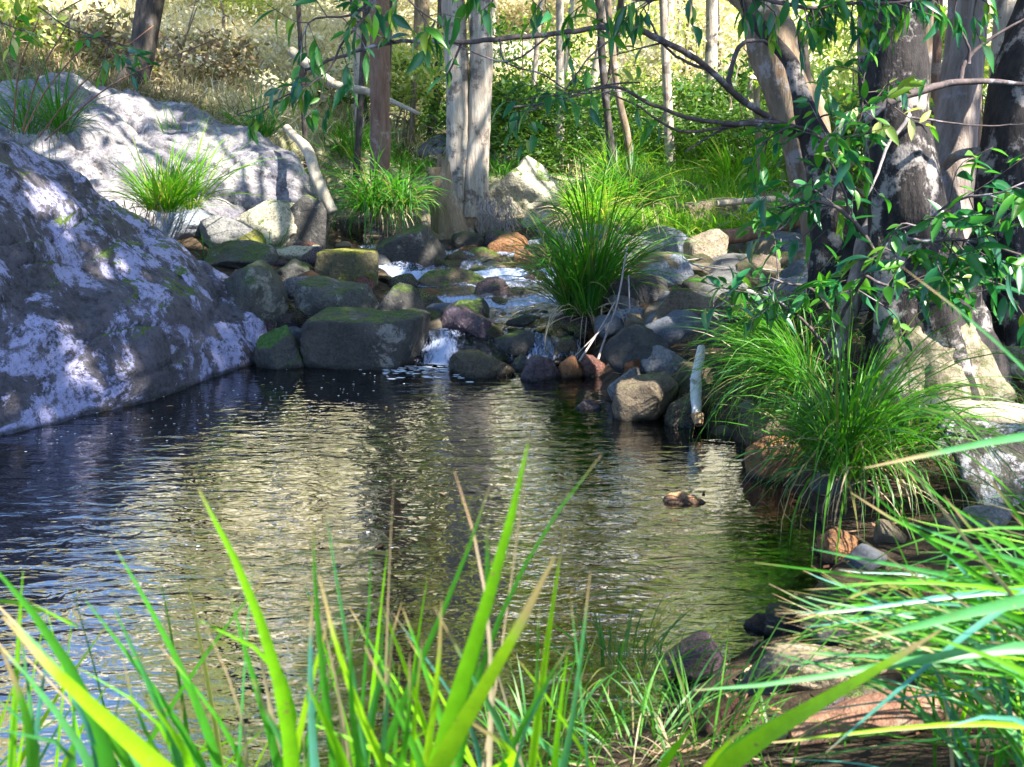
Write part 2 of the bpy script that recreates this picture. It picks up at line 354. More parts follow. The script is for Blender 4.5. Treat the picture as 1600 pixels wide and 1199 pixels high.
g = obj('stream_water', me); g['kind'] = 'structure'

# ------------------------------------------------------------------ rocks
_ico = {}
def ico(s):
    if s not in _ico:
        bm = bmesh.new(); bmesh.ops.create_icosphere(bm, subdivisions=s, radius=1)
        V = np.array([v.co[:] for v in bm.verts]); Fa = np.array([[v.index for v in f.verts] for f in bm.faces]); bm.free(); _ico[s] = (V, Fa)
    return _ico[s]
def rock_shape(seed, ang=.5, sub=4, roll=0, flat=1.0, boxy=False):
    r = np.random.default_rng(seed); D, Fa = ico(sub)
    k = 13; n = r.normal(size=(k, 3)); n /= np.linalg.norm(n, axis=1)[:, None]; h = r.uniform(.62, 1.0, k)
    if flat < 1: n = np.vstack([n, [[.05, -.05, 1]]]); h = np.append(h, flat)
    if boxy:
        n = np.vstack([n[:5], np.eye(3) + r.normal(0, .07, (3, 3)), -np.eye(3) + r.normal(0, .07, (3, 3))]); n /= np.linalg.norm(n, axis=1)[:, None]
        h = np.append(r.uniform(.85, 1.1, 5), [.78, .7, .62, .78, .7, .62])
    c = D @ n.T; rr = np.where(c > .05, h / np.maximum(c, .05), 9)
    p = 14 + 40 * ang
    rad = (np.sum(np.minimum(rr, 9) ** -p, 1) + 1.25 ** -p) ** (-1 / p)
    V = D * rad[:, None]
    V = V + D * (fbm(V * 1.6 + seed * 3.7, 4, seed)[:, None] * (.035 if boxy else .075) + fbm(V * 6 + seed, 4, seed + 9)[:, None] * .026)
    a = r.uniform(0, 6.28) if not boxy else r.uniform(-.3, .3); cs, sn = math.cos(a), math.sin(a)
    V = V @ np.array([[cs, -sn, 0], [sn, cs, 0], [0, 0, 1]])
    cs, sn = math.cos(roll), math.sin(roll)
    V = V @ np.array([[cs, 0, -sn], [0, 1, 0], [sn, 0, cs]])
    lo, hi = V.min(0), V.max(0); V = (V - (lo + hi) / 2) / ((hi - lo) / 2)
    return V, Fa
def rock(label, box, mat, seed, ang=.5, roll=0, dk=.8, z=None, name='rock', cat='rock', flat=1.0, sub=None, group=None, bury=.3, Yfix=None, boxy=False):
    l, r_, t, b = box; cx = (l + r_) / 2
    P0 = onz(cx, b, z) if z is not None else hit(cx, b)
    if Yfix: P0 = at(cx, b, Yfix)
    sc0 = np.linalg.norm([P0[1], P0[2] - CAMZ])
    wd = (r_ - l) / F * sc0; wd *= 1 + wd * .5 * dk / sc0
    dp = wd * dk; yc = P0[1] + dp * .42
    Pt = at(cx, t, yc + dp * .1); top = Pt[2]
    h = max(top - P0[2], .06); bot = P0[2] - bury * h - .03
    xc = at(cx, (t + b) / 2, yc)[0]
    if sub is None: sub = 5 if (r_ - l) > 110 else 4 if (r_ - l) > 45 else 3
    V, Fa = rock_shape(seed, ang, sub, roll, flat, boxy)
    V = V * np.array([wd / 2, dp / 2, (top - bot) / 2])
    me = mesh_np(name, V, Fa, M[mat], True)
    o = obj(name, me); o.location = (xc, yc, (top + bot) / 2); o['label'] = label; o['category'] = cat
    if group: o['group'] = group
    return o

def whaleback(name, label, xs_, yf, zt, dep, mat, z0, pw=.62, seed=3, nx=420, ny=260, ledge=None, back=1.0, amp=.07):
    x = np.linspace(xs_[0], xs_[-1], nx) if xs_[0] < xs_[-1] else np.linspace(xs_[-1], xs_[0], nx)
    o_ = np.argsort(xs_); xs_, yf, zt, dep = [np.array(a, float)[o_] for a in (xs_, yf, zt, dep)]
    t = np.linspace(0, 1, ny)
    Xg, Tg = np.meshgrid(x, t)
    YF, ZT, DP = np.interp(Xg, xs_, yf), np.interp(Xg, xs_, zt), np.interp(Xg, xs_, dep)
    u = np.clip(Tg / .62, 0, 1); v = np.clip((Tg - .62) / .38, 0, 1)
    zz = z0 + (ZT - z0) * np.where(Tg < .62, (1 - (1 - u) ** 2.0) ** pw, 1 - .9 * v ** 2)
    yy = YF + DP * u ** 1.25 + DP * back * v
    V = np.stack([Xg, yy, zz], -1).reshape(-1, 3)
    i = np.arange(nx * ny).reshape(ny, nx); Qd = np.stack([i[:-1, :-1], i[:-1, 1:], i[1:, 1:], i[1:, :-1]], -1).reshape(-1, 4)
    n = np.stack([0 * Xg + .25, -np.cos(Tg * 2.4), np.sin(Tg * 2.4) + .3], -1).reshape(-1, 3); n /= np.linalg.norm(n, axis=1)[:, None]
    d = amp * fbm(V * np.array([.9, .9, 1.1]), 4, seed) * 1.6 + amp * .55 * np.abs(fbm(V * np.array([2.2, 2.2, 4]), 4, seed + 3)) + .012 * fbm(V * 11, 5, seed + 5) - .03 * np.exp(-(vn(V * np.array([1.1, 1.1, 2.6]) + .3, seed + 40) / .022) ** 2) * (vn(V * .9, seed + 41) > -.1)
    if mat == 'slab':
        q_ = V[:, 0] * .55 + V[:, 2] * 1.3 + .25 * fbm(V * 1.1, 3, 31); d = d - .09 * np.exp(-((np.mod(q_ * 2.1, 1) - .5) / .07) ** 2) * (vn(V * 1.3, 8) > -.2) + .03 * np.floor(q_ * 2.1 - .5)
    if ledge:
        zl = ledge + .05 * vn(V * 2, 4)
        d = d - .05 * sst(-.0, .03, V[:, 2] - zl) * (V[:, 0] < -2.75) - .07 * np.exp(-((V[:, 2] - zl) / .016) ** 2) * (V[:, 0] < -2.7)
    V = V + n * d[:, None]
    o = obj(name, mesh_np(name, V, Qd, M[mat], True)); o['label'] = label; o['category'] = 'boulder'
    return o
whaleback('boulder', 'huge smooth dark boulder with pale lichen patches sloping into the pool',
          [-1.70, -1.74, -1.82, -2.0, -2.2, -2.5, -2.72, -2.97, -3.15, -3.4, -4.5, -6.5],
          [7.5, 7.42, 7.3, 6.92, 6.45, 6.08, 5.78, 5.5, 5.35, 5.15, 4.6, 4.1],
          [-.1, .12, .30, .44, .62, .83, 1.03, 1.37, 1.52, 1.62, 1.95, 2.1],
          [.12, .22, .45, .9, 1.25, 1.6, 1.7, 1.8, 1.85, 1.9, 2.0, 2.0], 'big', -.25, pw=.5, ledge=.98, back=.6)
whaleback('boulder', 'pale sunlit rock slab striped with shade rising behind the huge dark boulder',
          [-1.72, -1.8, -2.0, -2.5, -3.0, -3.6, -4.4, -4.9, -6.8], [10.7, 10.4, 10.15, 9.85, 9.55, 9.35, 9.2, 9.1, 8.9],
          [.5, .85, 1.12, 1.42, 1.60, 1.80, 2.02, 2.0, 1.5], [.25, .6, 1.0, 1.6, 2.1, 2.5, 2.8, 2.9, 3.0], 'slab', .15, pw=.95, seed=11, back=.35, amp=.11)

RK = [
 ('blue grey lichened boulder with pale top at the foot of the sunlit slab', (235, 352, 303, 376), 'bluegrey', 11, .6, .15, .8, None),
 ('grey cracked shoulder rock leaning against the big cream boulder', (312, 405, 335, 392), 'grey', 12, .8, -.3, .8, None),
 ('large cream angular boulder in full sun beside the side stream', (352, 490, 312, 392), 'pale', 21, .9, .35, .7, None),
 ('small dome rock covered in yellow moss before the cream boulder', (362, 424, 357, 397), 'mossyellow', 14, .1, 0, .8, None),
 ('dark boulder with a black shaded face beside the fallen white branch', (430, 513, 303, 392), 'dark', 15, .8, .1, .8, None),
 ('long low mossy slab under the yellow moss dome', (318, 434, 375, 422), 'mossy', 16, .7, .25, .8, None),
 ('thin flat pale slab lying in front of the cream boulder', (415, 520, 383, 410), 'pale', 17, .8, -.1, .6, None),
 ('small olive rock with one pale facet beside the squared mossy block', (424, 490, 404, 440), 'mossy', 18, .9, .3, .8, None),
 ('small grey cobble wedged below the olive faceted rock', (434, 487, 431, 468), 'grey', 19, .5, 0, .8, None),
 ('squared block with a lit yellow green mossy face beside the stream', (490, 594, 389, 442), 'mossyellow', 20, 1.2, .1, .5, None),
 ('dark wedge boulder with pale edge below the grass tussock and twin trunks', (588, 696, 350, 430), 'dark', 21, 1.0, -.35, .7, None),
 ('large rounded grey boulder with mossy crown behind the flat topped block', (460, 597, 435, 525), 'mossy', 22, .35, .05, .8, None),
 ('dark rounded boulder beside the little waterfall', (583, 675, 442, 550), 'dark', 23, .45, .15, .8, None),
 ('dark flat topped rectangular block at the pool edge beside the waterfall', (476, 671, 486, 577), 'dark', 24, 1.3, .03, .55, 0.0),
 ('squat stone capped with bright green moss at the pool edge', (398, 480, 505, 577), 'mossgreen', 25, .7, 0, .8, 0.0),
 ('flat wet grey stone above the moss capped stone', (420, 492, 484, 518), 'wet', 26, .8, -.1, .8, None),
 ('dark smooth whale shaped rock behind the tip of the huge boulder', (325, 452, 402, 548), 'mossy', 27, .3, .55, 1.2, None),
 ('low brown boulder splitting the stream above the waterfall', (645, 765, 418, 462), 'wetbrown', 28, .5, .15, .7, None),
 ('small tan cobble below the low brown stream boulder', (682, 724, 457, 480), 'tan', 29, .3, 0, .8, None),
 ('dark wet ledge stone above the purple boulder', (688, 765, 466, 515), 'wet', 30, .8, -.2, .8, None),
 ('purple wet angular boulder between the two falls', (683, 773, 475, 543), 'purple', 31, .9, -.25, .7, None),
 ('olive brown wedge stone lying at the foot of the cascade', (700, 806, 543, 590), 'wetbrown', 32, .8, .2, .8, 0.0),
 ('dark rounded boulder in front of the foam', (768, 856, 514, 560), 'dark', 33, .4, 0, .8, None),
 ('wide blue black wet rock under the upper foam', (790, 868, 482, 517), 'wet', 34, .7, .1, .7, None),
 ('flat brown wet stone beside the upper foam', (745, 828, 474, 495), 'wetbrown', 35, .8, 0, .8, None),
 ('shiny brown stone between stream and tall tussock', (785, 835, 446, 476), 'brown', 36, .7, .3, .8, None),
 ('angular purple black stone at the waterline', (813, 876, 553, 595), 'purple', 37, .9, 0, .8, 0.0),
 ('round olive stone under the roots of the tall tussock', (854, 908, 524, 572), 'wetbrown', 38, .2, 0, .8, None),
 ('orange brown stone at the waterline below the tall tussock', (872, 912, 554, 592), 'orange', 39, .7, 0, .8, 0.0),
 ('red brown stone at the waterline beside the grey leaning boulder', (905, 947, 552, 590), 'red', 40, .9, .2, .8, 0.0),
 ('tan flat stone under the cascade water', (700, 760, 536, 562), 'tan', 41, .5, 0, .8, None),
 ('small black wet cobble between two dark boulders at the cascade foot', (797, 832, 554, 580), 'wet', 42, .4, 0, .8, None),
 ('dark flat oblong stone beside the tall tussock', (940, 1046, 428, 478), 'dark', 43, .6, -.1, .7, None),
 ('big round brown boulder on the stony bank', (1010, 1114, 443, 538), 'brown', 44, .3, .1, .85, None),
 ('dark olive boulder leaning over red stones', (944, 1052, 510, 590), 'dark', 45, .4, .25, .8, None),
 ('smooth grey brown cobble beside the white log', (1000, 1078, 540, 590), 'grey', 46, .3, 0, .8, None),
 ('grey lichened cobble behind the large waterline boulder', (949, 1008, 572, 630), 'grey', 47, .4, .1, .8, None),
 ('large brown slanting boulder standing in the pool edge', (955, 1062, 580, 660), 'brown', 48, .8, -.35, .8, 0.0),
 ('olive stone at the foot of the white log', (1038, 1102, 610, 668), 'wetbrown', 49, .4, 0, .8, 0.0),
 ('round blue grey boulder dappled with sun behind the round tan one', (994, 1077, 352, 410), 'bluegrey', 50, .35, .1, .8, None),
 ('round tan cobble dappled with sun', (1068, 1136, 357, 422), 'tan', 51, .1, 0, .9, None),
 ('boxy brown boulder with dappled face behind the round cobbles', (1055, 1156, 308, 362), 'brown', 52, 1.0, -.1, .8, None),
 ('smooth blue grey rock below the dappled blue grey boulder', (990, 1084, 394, 447), 'bluegrey', 53, .4, .2, .8, None),
 ('pale low dome stone beside the brown bark log', (1163, 1242, 368, 408), 'tan', 54, .2, 0, .8, None),
 ('brown cobble below the pale low dome stone', (1145, 1216, 396, 442), 'brown', 55, .4, .2, .8, None),
 ('small pale flat cobble behind the big round brown boulder', (958, 1012, 480, 504), 'bluegrey', 56, .4, 0, .8, None),
 ('rounded brown stone half hidden by the drooping grass', (1155, 1250, 632, 692), 'brown', 57, .4, 0, .8, None),
 ('orange brown wet boulder under the drooping grass at the waterline', (1162, 1262, 678, 752), 'orange', 58, .5, .15, .8, 0.0),
 ('large black and white speckled boulder below the mossy tree foot', (1476, 1660, 655, 795), 'speckle', 59, .5, .05, .8, None),
 ('flat pale rock ledge at the foot of the mossy tree', (1395, 1570, 612, 672), 'pale', 60, .9, .05, .7, None),
 ('orange wedge stone below the drooping tussock', (1280, 1346, 822, 874), 'orange', 61, .9, .2, .8, None),
 ('rounded olive stone at the near waterline under long blades', (1244, 1362, 915, 1003), 'wetbrown', 63, .3, .1, .8, 0.0),
 ('tan brown stone half buried in the near tussock', (1325, 1425, 960, 1024), 'brown', 64, .4, 0, .8, None),
 ('pinkish flat stone behind the small near tuft', (1190, 1332, 1018, 1085), 'tan', 65, .5, 0, .8, None),
 ('purple grey stone behind the small near tuft', (1040, 1132, 990, 1066), 'purple', 66, .4, .1, .8, 0.0),
 ('small purple cobble above the red plank', (1248, 1318, 1080, 1130), 'purple', 67, .3, 0, .8, None),
 ('dark brown cobble above the middle of the red plank', (1312, 1400, 1065, 1110), 'brown', 68, .4, 0, .8, None),
 ('dark grey cobble below the speckled boulder', (1500, 1590, 788, 835), 'grey', 69, .4, 0, .8, None),
 ('brown pebble beside the dark grey cobble below the speckled boulder', (1455, 1515, 800, 840), 'brown', 70, .5, 0, .8, None),
 ('violet cobble close to the right side among near blades', (1480, 1590, 1050, 1100), 'purple', 71, .3, 0, .8, None),
 ('pale rock beyond the stump and the reddish trunk', (655, 765, 205, 262), 'slab', 72, .6, .2, .8, None),
 ('wide blue grey rock shelf above the tan rock face', (745, 905, 213, 262), 'bluegrey', 73, .7, .15, .7, None),
 ('large tan rock face with mossy top behind the twin trunks', (755, 872, 243, 338), 'pale', 74, 1.0, .1, .8, None),
 ('small white sunlit boulder standing on the slab crest', (268, 306, 158, 207), 'pale', 75, .8, .2, .8, 'S'),
 ('pale flat stone behind the tall tussock by the tan rock face', (815, 865, 326, 352), 'pale', 76, .7, 0, .8, None),
 ('dark rock at the back of the stony bank under green grass', (1050, 1122, 284, 316), 'dark', 77, .5, 0, .8, None),
 ('flat wet olive slab in the side stream under the grass tussock', (512, 577, 335, 372), 'wetbrown', 78, .6, 0, .9, None),
 ('orange brown slanting stone beside the dark hollow of the twin trunks', (757, 838, 362, 412), 'orange', 79, .9, .5, .8, None),
 ('dark brown wet stone in the upper stream below the hollow', (700, 792, 385, 418), 'wetbrown', 80, .7, 0, .8, None),
 ('rusty stone on the bank above the upper foam', (800, 856, 388, 430), 'orange', 81, .6, .1, .8, None),
 ('blue white stone beside the upper stream and tall tussock', (820, 858, 372, 400), 'bluegrey', 82, .5, 0, .8, None),
 ('pale stone between the fallen white branch and reddish trunk', (514, 570, 262, 300), 'pale', 83, .7, 0, .8, None),
 ('small pale rock beside the wide blue shelf', (842, 880, 280, 318), 'pale', 84, .6, 0, .8, None),
 ('dark grey rock with flat face under the leafy boughs', (1170, 1262, 455, 520), 'dark', 85, .5, 0, .8, None),
 ('brown rock half hidden behind the bent grass by the bank', (1110, 1180, 450, 500), 'brown', 86, .5, 0, .8, None),
 ('pale sunlit boulder behind the mossy tree foot at the edge', (1530, 1690, 455, 575), 'pale', 88, .6, .1, .8, None),  # pale rock added where sunlit ground glares white
 ('grey rock between the speckled boulder and drooping tussock', (1395, 1480, 650, 720), 'grey', 87, .6, 0, .8, None),
]
for i, (lab, box, mt, sd, ang, roll, dk, z) in enumerate(RK):
    if z == 'S': rock(lab, box, mt, sd, ang, roll, dk, Yfix=11.6)
    else: rock(lab, box, mt, sd, ang, roll, dk, z, flat=.55 if 'flat' in lab else 1.0, boxy=('block' in lab and 'behind' not in lab and 'beside the squared' not in lab) or 'boxy' in lab[:10] or 'wedge boulder' in lab, name='boulder' if box[1] - box[0] > 95 else 'stone', cat='boulder' if box[1] - box[0] > 95 else 'stone')
# stones standing in the pool
rock('orange pink stone just breaking the surface of the open pool', (1036, 1118, 768, 788), 'tan_orange', 93, .3, .05, .4, 0.0, name='stone', cat='stone', bury=.8)
rock('blue wet flat stone in the pool before the slanting boulder', (892, 940, 626, 640), 'purple', 92, .5, 0, .6, 0.0, name='stone', cat='stone', bury=.8)

# small loose stones filling the banks
fm_ = ['wetbrown', 'brown', 'grey', 'dark', 'purple', 'tan', 'red', 'orange', 'wet', 'bluegrey']
shp = [mesh_np('stone', *rock_shape(200 + k, .3 + .08 * k, 3), M[fm_[k % 10]], True) for k in range(20)]
import re
NAMED = [(re.split(r' (?:in|at|beside|behind|below|under|before|above|between|on|of|with|by|wedged|leaning|splitting|lying|standing|half|close|just|sloping|striped|breaking|from) ', o['label'])[0], np.array(o.location[:2])) for o in COL.objects if o.get('category') in ('stone', 'boulder') and o.location[1] > 0]
CN = ['olive brown', 'brown', 'grey', 'dark grey', 'purple', 'tan', 'red brown', 'orange', 'blackish wet', 'blue grey']
def litter(n, xr, yr, sz, label, group, cond=None, mats=None, mset=None):
    c = 0
    while c < n:
        x, y = rng.uniform(*xr), rng.uniform(*yr)
        if cond and not cond(x, y): continue
        s = rng.uniform(*sz); si = (int(rng.choice(mset)) + 10 * int(rng.integers(2))) if mset else int(rng.integers(20)); o = obj('stone', shp[si]); z = tz(x, y)
        o.location = (x, y, z + s * .15); o.scale = (s, s * rng.uniform(.7, 1), s * rng.uniform(.45, .75)); o.rotation_euler = (rng.uniform(-.3, .3), rng.uniform(-.3, .3), rng.uniform(0, 6.28))
        o['category'] = 'stone'; o['group'] = group; c += 1
        nb = sorted((np.hypot(*(q - (x, y))), l_) for l_, q in NAMED); nb = [l_ for _, l_ in nb[:2]]
        sw = 'tiny' if s < .08 else 'small' if s < .13 else 'middling'
        o['label'] = ' '.join(f"{sw} {CN[si % 10]} stone near the {nb[0]} and the {nb[1]}".split()[:16])
        if len(f"{sw} {CN[si % 10]} stone near the {nb[0]} and the {nb[1]}".split()) > 16: o['label'] = f"{sw} {CN[si % 10]} stone near the {nb[0]}"
shore = lambda x, y: segdist(np.array([x]), np.array([y]), POOL, True)[0] < .35
litter(50, (.3, 1.75), (2.9, 7.3), (.05, .13), 'small loose stone at the stony waterline under the grasses', 'small stones along the stony waterline', shore)
litter(36, (.3, 2.6), (7.3, 11.5), (.07, .18), 'small loose stone among the boulders of the stony bank', 'small stones on the stony bank')
litter(36, (-2.0, -.5), (7.6, 10.5), (.07, .17), 'small loose stone wedged between boulders by the side stream', 'small stones between the mossy boulders')
litter(34, (-.8, .5), (7.35, 11), (.06, .17), 'small wet stone lying in the stream bed', 'small stones in the stream bed')
litter(62, (.35, 2.7), (6.9, 10.8), (.13, .27), 'rounded grey brown cobble of the pile climbing the stony bank', 'rounded cobbles piled up the stony bank', lambda x, y: not inpoly(np.array([x]), np.array([y]), POOL)[0] and x > .9 - (y - 6.9) * .25, mset=(1, 2, 5, 9))
litter(34, (-.75, .45), (7.5, 10.9), (.10, .22), 'dark wet rock splitting the water of the stream', 'dark wet rocks splitting the stream', mset=(0, 3, 4, 8))
litter(16, (.5, 2.0), (2.2, 3.6), (.05, .11), 'small loose stone in the shade of the near tussocks', 'small stones under the near tussocks')

# ------------------------------------------------------------------ tubes: trunks, limbs, logs
def spline(P, n):
    P = np.asarray(P, float)
    if len(P) == 2: t = np.linspace(0, 1, n)[:, None]; return P[0] * (1 - t) + P[1] * t
    Q_ = np.vstack([2 * P[0] - P[1], P, 2 * P[-1] - P[-2]]); out = []
    tt = np.linspace(0, len(P) - 1 - 1e-6, n)
    for t in tt:
        i = int(t); f = t - i; a, b, c, d = Q_[i:i + 4]
        out.append(.5 * (2 * b + (c - a) * f + (2 * a - 5 * b + 4 * c - d) * f * f + (3 * b - a - 3 * c + d) * f ** 3))
    return np.array(out)
def tube_np(P, rad, n=24, seg=10, amp=.0, seed=0, lobes=0, lobe_amp=0, cap=True, nfreq=3):
    C = spline(P, n); t = np.linspace(0, 1, n); rr = np.interp(t, np.linspace(0, 1, len(rad)), rad)
    T = np.gradient(C, axis=0); T /= np.linalg.norm(T, axis=1)[:, None] + 1e-9
    up = np.array([0, 0, 1.]) if abs(T[0][2]) < .8 else np.array([0, 1., 0])
    U = np.cross(T, up); U /= np.linalg.norm(U, axis=1)[:, None]; W = np.cross(T, U)
    a = np.linspace(0, 2 * np.pi, seg, endpoint=False)
    ring = U[:, None] * np.cos(a)[None, :, None] + W[:, None] * np.sin(a)[None, :, None]
    r2 = rr[:, None] * np.ones(seg)
    if lobes: r2 = r2 * (1 + lobe_amp * ((1 - t) ** 3)[:, None] * np.maximum(0, np.cos(a * lobes + seed))[None] ** 1.5)
    V = C[:, None] + ring * r2[..., None]
    if amp:
        d = fbm(V.reshape(-1, 3) * np.array([nfreq * 2, nfreq * 2, nfreq]), 4, seed).reshape(n, seg); V = V + ring * (d * amp * r2)[..., None]
    V = V.reshape(-1, 3); i = np.arange(n * seg).reshape(n, seg); j = np.roll(i, -1, 1)
    Q_ = np.stack([i[:-1], j[:-1], j[1:], i[1:]], -1).reshape(-1, 4)
    if cap:
        for ci, rg in ((0, i[0]), (n - 1, i[-1])):
            k = len(V); V = np.vstack([V, C[ci]])
            Q_ = np.vstack([Q_, np.stack([rg, np.roll(rg, -1), np.full(seg, k), np.full(seg, k)], -1)])
    return V, Q_
def tri(Q_):
    return Q_
def fixq(V, Q_):  # degenerate cap quads -> split vertex
    m_ = Q_[:, 2] == Q_[:, 3]
    if m_.any():
        k = np.where(m_)[0]; base = len(V); V = np.vstack([V, V[Q_[k, 3]]]); Q_ = Q_.copy(); Q_[k, 3] = base + np.arange(len(k))
    return V, Q_
def tube(name, P, rad, mat, parent=None, n=24, seg=10, amp=.08, seed=0, **kw):
    V, Q_ = tube_np(P, rad, n, seg, amp, seed, **kw); V, Q_ = fixq(V, Q_)
    org = np.array(P[0], float)
    if parent is not None: org = np.array(parent.matrix_basis.translation)
    o = obj(name, mesh_np(name, V - org, Q_, M[mat], True), parent)
    if parent is None: o.location = org
    return o
def merge(parts):
    V, Q_, b = [], [], 0
    for v, q in parts:
        v, q = fixq(v, q); V.append(v); Q_.append(q + b); b += len(v)
    return np.vstack(V), np.vstack(Q_)

# ------------------------------------------------------------------ leaves (mass)
def leafcloud(P, size, seed, asp=.38, hang=.5):
    r = np.random.default_rng(seed); n = len(P)
    a = r.normal(size=(n, 3)); a[:, 2] = a[:, 2] * (1 - hang) - hang * 1.2; a /= np.linalg.norm(a, axis=1)[:, None]
    b = np.cross(a, r.normal(size=(n, 3))); b /= np.linalg.norm(b, axis=1)[:, None]
    s = size * r.uniform(.6, 1.3, n)[:, None]
    V = np.stack([P, P + a * s * .45 + b * s * asp * .5, P + a * s, P + a * s * .45 - b * s * asp * .5], 1).reshape(-1, 3)
    return V, np.arange(4 * n).reshape(n, 4)
def blob_points(c, rad, n, seed, ncl=40, crad=.28):
    r = np.random.default_rng(seed); d = r.normal(size=(ncl, 3)); d /= np.linalg.norm(d, axis=1)[:, None]
    cl = np.array(c) + d * np.array(rad) * (r.uniform(.25, 1, ncl)[:, None] ** .45)
    k = r.integers(0, ncl, n)
    return cl[k] + r.normal(size=(n, 3)) * np.mean(rad) * crad * np.array([1, 1, .6]) * r.uniform(.5, 1.2, ncl)[k][:, None]

# background trees on the hill: crown mesh variants shared
crownv = []
for k in range(5):
    V, Q_ = leafcloud(blob_points((0, 0, 0), (1.9, 1.9, 2.3), 5200, 50 + k, 34, .2), .17, 60 + k)
    crownv.append([mesh_np('crown', V, Q_, M[mm]) for mm in ('leaf_lime', 'leaf_mid', 'leaf_straw')])
def bgtree(x, y, h, r0, mat, lab, group=None, crown=(0, 0), cs=1.0, lean=(0, 0), cz=.78, name='gum_tree', trunkseg=12):
    z = tz(x, y) - .15; t = thing(name, lab, 'tree', (x, y, z), group)
    P = [(0, 0, 0), (lean[0] * .5 + rng.uniform(-.06, .06), lean[1] * .5, h * .4), (lean[0], lean[1], h * .9)]
    tube('trunk', np.array(P) + (x, y, z), [r0 * 1.25, r0, r0 * .85, r0 * .5], mat, t, 22, trunkseg, .08, int(rng.integers(99)))
    for k in range(3):
        a = rng.uniform(0, 6.28); s = np.array(P[2]) * rng.uniform(.6, .9)
        e = s + np.array([math.cos(a) * 1.3, math.sin(a) * 1.3, 1.5]) * cs
        tube('limb', np.array([s, (s + e) / 2 + (0, 0, -.1), e]) + (x, y, z), [r0 * .4, r0 * .12], mat, t, 8, 6, .05)
    if crown is not None:
        c = obj('crown', crownv[crown[0] % 5][crown[1]], t); c.location = (lean[0], lean[1], h * cz); c.scale = (cs, cs, cs * 1.15); c.rotation_euler = (0, 0, rng.uniform(0, 6.28))
    return t
rr = random.Random(5)
for k in range(40):
    y = rr.uniform(19, 46); x = rr.uniform(-1, 1) * (y * .62 + 3)
    h = rr.uniform(6, 11); sh = rr.random() < .5
    kind = 0 if rr.random() < .42 else 2
    bgtree(x, y, h, rr.uniform(.07, .16), rr.choice(['bark_pale', 'bark_pale', 'bark_brown']), 'slender gum tree on the sunny grass slope beyond the creek', 'slender gum trees on the sunny slope',
           (k, kind), rr.uniform(.75, 1.25), (rr.uniform(-.8, .8), 0), .8, trunkseg=7)
# individually visible trunks behind the stream
def trunk_px(name, lab, base, topp, Y, wpx, mat, crown=None, h=9, cs=1.0, group=None, extra=None, amp=.1, lobes=0, flare=1.4):
    b = at(*base, Y); b[2] = min(b[2], tz(b[0], b[1])) - .1; tp = at(*topp, Y); dz = tp[2] - b[2]
    r0 = wpx / 2 / F * Y; d = (tp - b) / dz; t = thing(name, lab, 'tree', tuple(b), group)
    P = [b, b + d * dz * .35 + rng.normal(0, .02, 3), tp, b + np.array([d[0] * .6 * h + d[0] * dz * .4, 0.2, h])]
    tube('trunk', P, [r0 * flare, r0 * 1.0, r0 * .95, r0 * .45], mat, t, 60, 18, amp, int(rng.integers(99)), lobes=lobes, lobe_amp=.5)
    for k in range(4):
        a = rng.uniform(0, 6.28); s = P[3] * rng.uniform(.75, 1) + b * 0; s = b + (P[3] - b) * rng.uniform(.55, .9)
        tube('limb', [s, s + np.array([math.cos(a) * .7, math.sin(a) * .7, .5]), s + np.array([math.cos(a) * 1.5, math.sin(a) * 1.5, 1.6])], [r0 * .35, r0 * .1], mat, t, 8, 6, .05)
    if crown:
        c = obj('crown', crownv[crown[0]][crown[1]], t); c.location = tuple(P[3] - b); c.scale = (cs, cs, cs)
    return t, b, r0
trunk_px('gum_tree', 'straight reddish brown trunk rising behind the grass tussock', (590, 262), (593, 22), 12.2, 31, 'bark_red', (0, 0), 9)
trunk_px('gum_tree', 'grey trunk far behind the gap beside the twin trunks', (655, 160), (660, 22), 19, 24, 'bark_brown', (1, 0), 9)
trunk_px('gum_tree', 'dark slim trunk leaning behind the paler far trunk', (672, 175), (688, 60), 17, 14, 'bark_dark', (2, 0), 8)
trunk_px('gum_tree', 'thin dark crooked sapling trunk beyond the tall tussock', (962, 235), (938, 40), 13.5, 12, 'bark_dark', (3, 0), 6, .6)
trunk_px('gum_tree', 'thin brown sapling trunk leaning beside the dark crooked one', (992, 248), (955, 60), 13.8, 11, 'bark_brown', (4, 0), 6, .6)
trunk_px('gum_tree', 'dark stout trunk at the top of the dry grass bank', (190, 128), (232, 22), 12.9, 40, 'bark_dark', (1, 0), 7, 1.1)
trunk_px('gum_tree', 'white sunlit far trunk in the bright dry grass', (392, 120), (388, 22), 22, 30, 'log_white', (2, 0), 11, 1.0)
trunk_px('gum_tree', 'slim pale trunk in the bright bush behind the crossing branches', (1040, 150), (1046, 22), 19, 15, 'bark_pale', (2, 1), 9)
trunk_px('gum_tree', 'slim grey trunk behind the forked branch of the leaning tree', (1118, 180), (1112, 22), 16, 20, 'bark_pale', (3, 0), 9)
trunk_px('gum_tree', 'narrow bright edged trunk just behind the leaning tree', (1200, 200), (1180, 50), 12, 10, 'bark_brown', (4, 1), 7)
for q, (bx, tx, wpx, YY, lab) in enumerate([(1445, 1448, 22, 8.6, 'narrow purple brown trunk between the charred trunk and the fibrous trunk'),
                                           (1468, 1466, 14, 9.5, 'thin orange barked trunk touching the pale fibrous trunk'),
                                           (1560, 1572, 40, 8.0, 'pale brown trunk behind the dark rough trunk at the edge'),
                                           (1538, 1530, 12, 9.0, 'thin orange trunk in the gap beside the fibrous trunk'),
                                           (1600, 1596, 22, 10.0, 'white lit thin trunk at the very edge of the grove')]):
    trunk_px('gum_tree', lab, (bx, 330), (tx, 22), YY, wpx, ['bark_brown', 'bark_red', 'bark_pale', 'bark_red', 'log_white'][q], (q, 1), 8, .42)

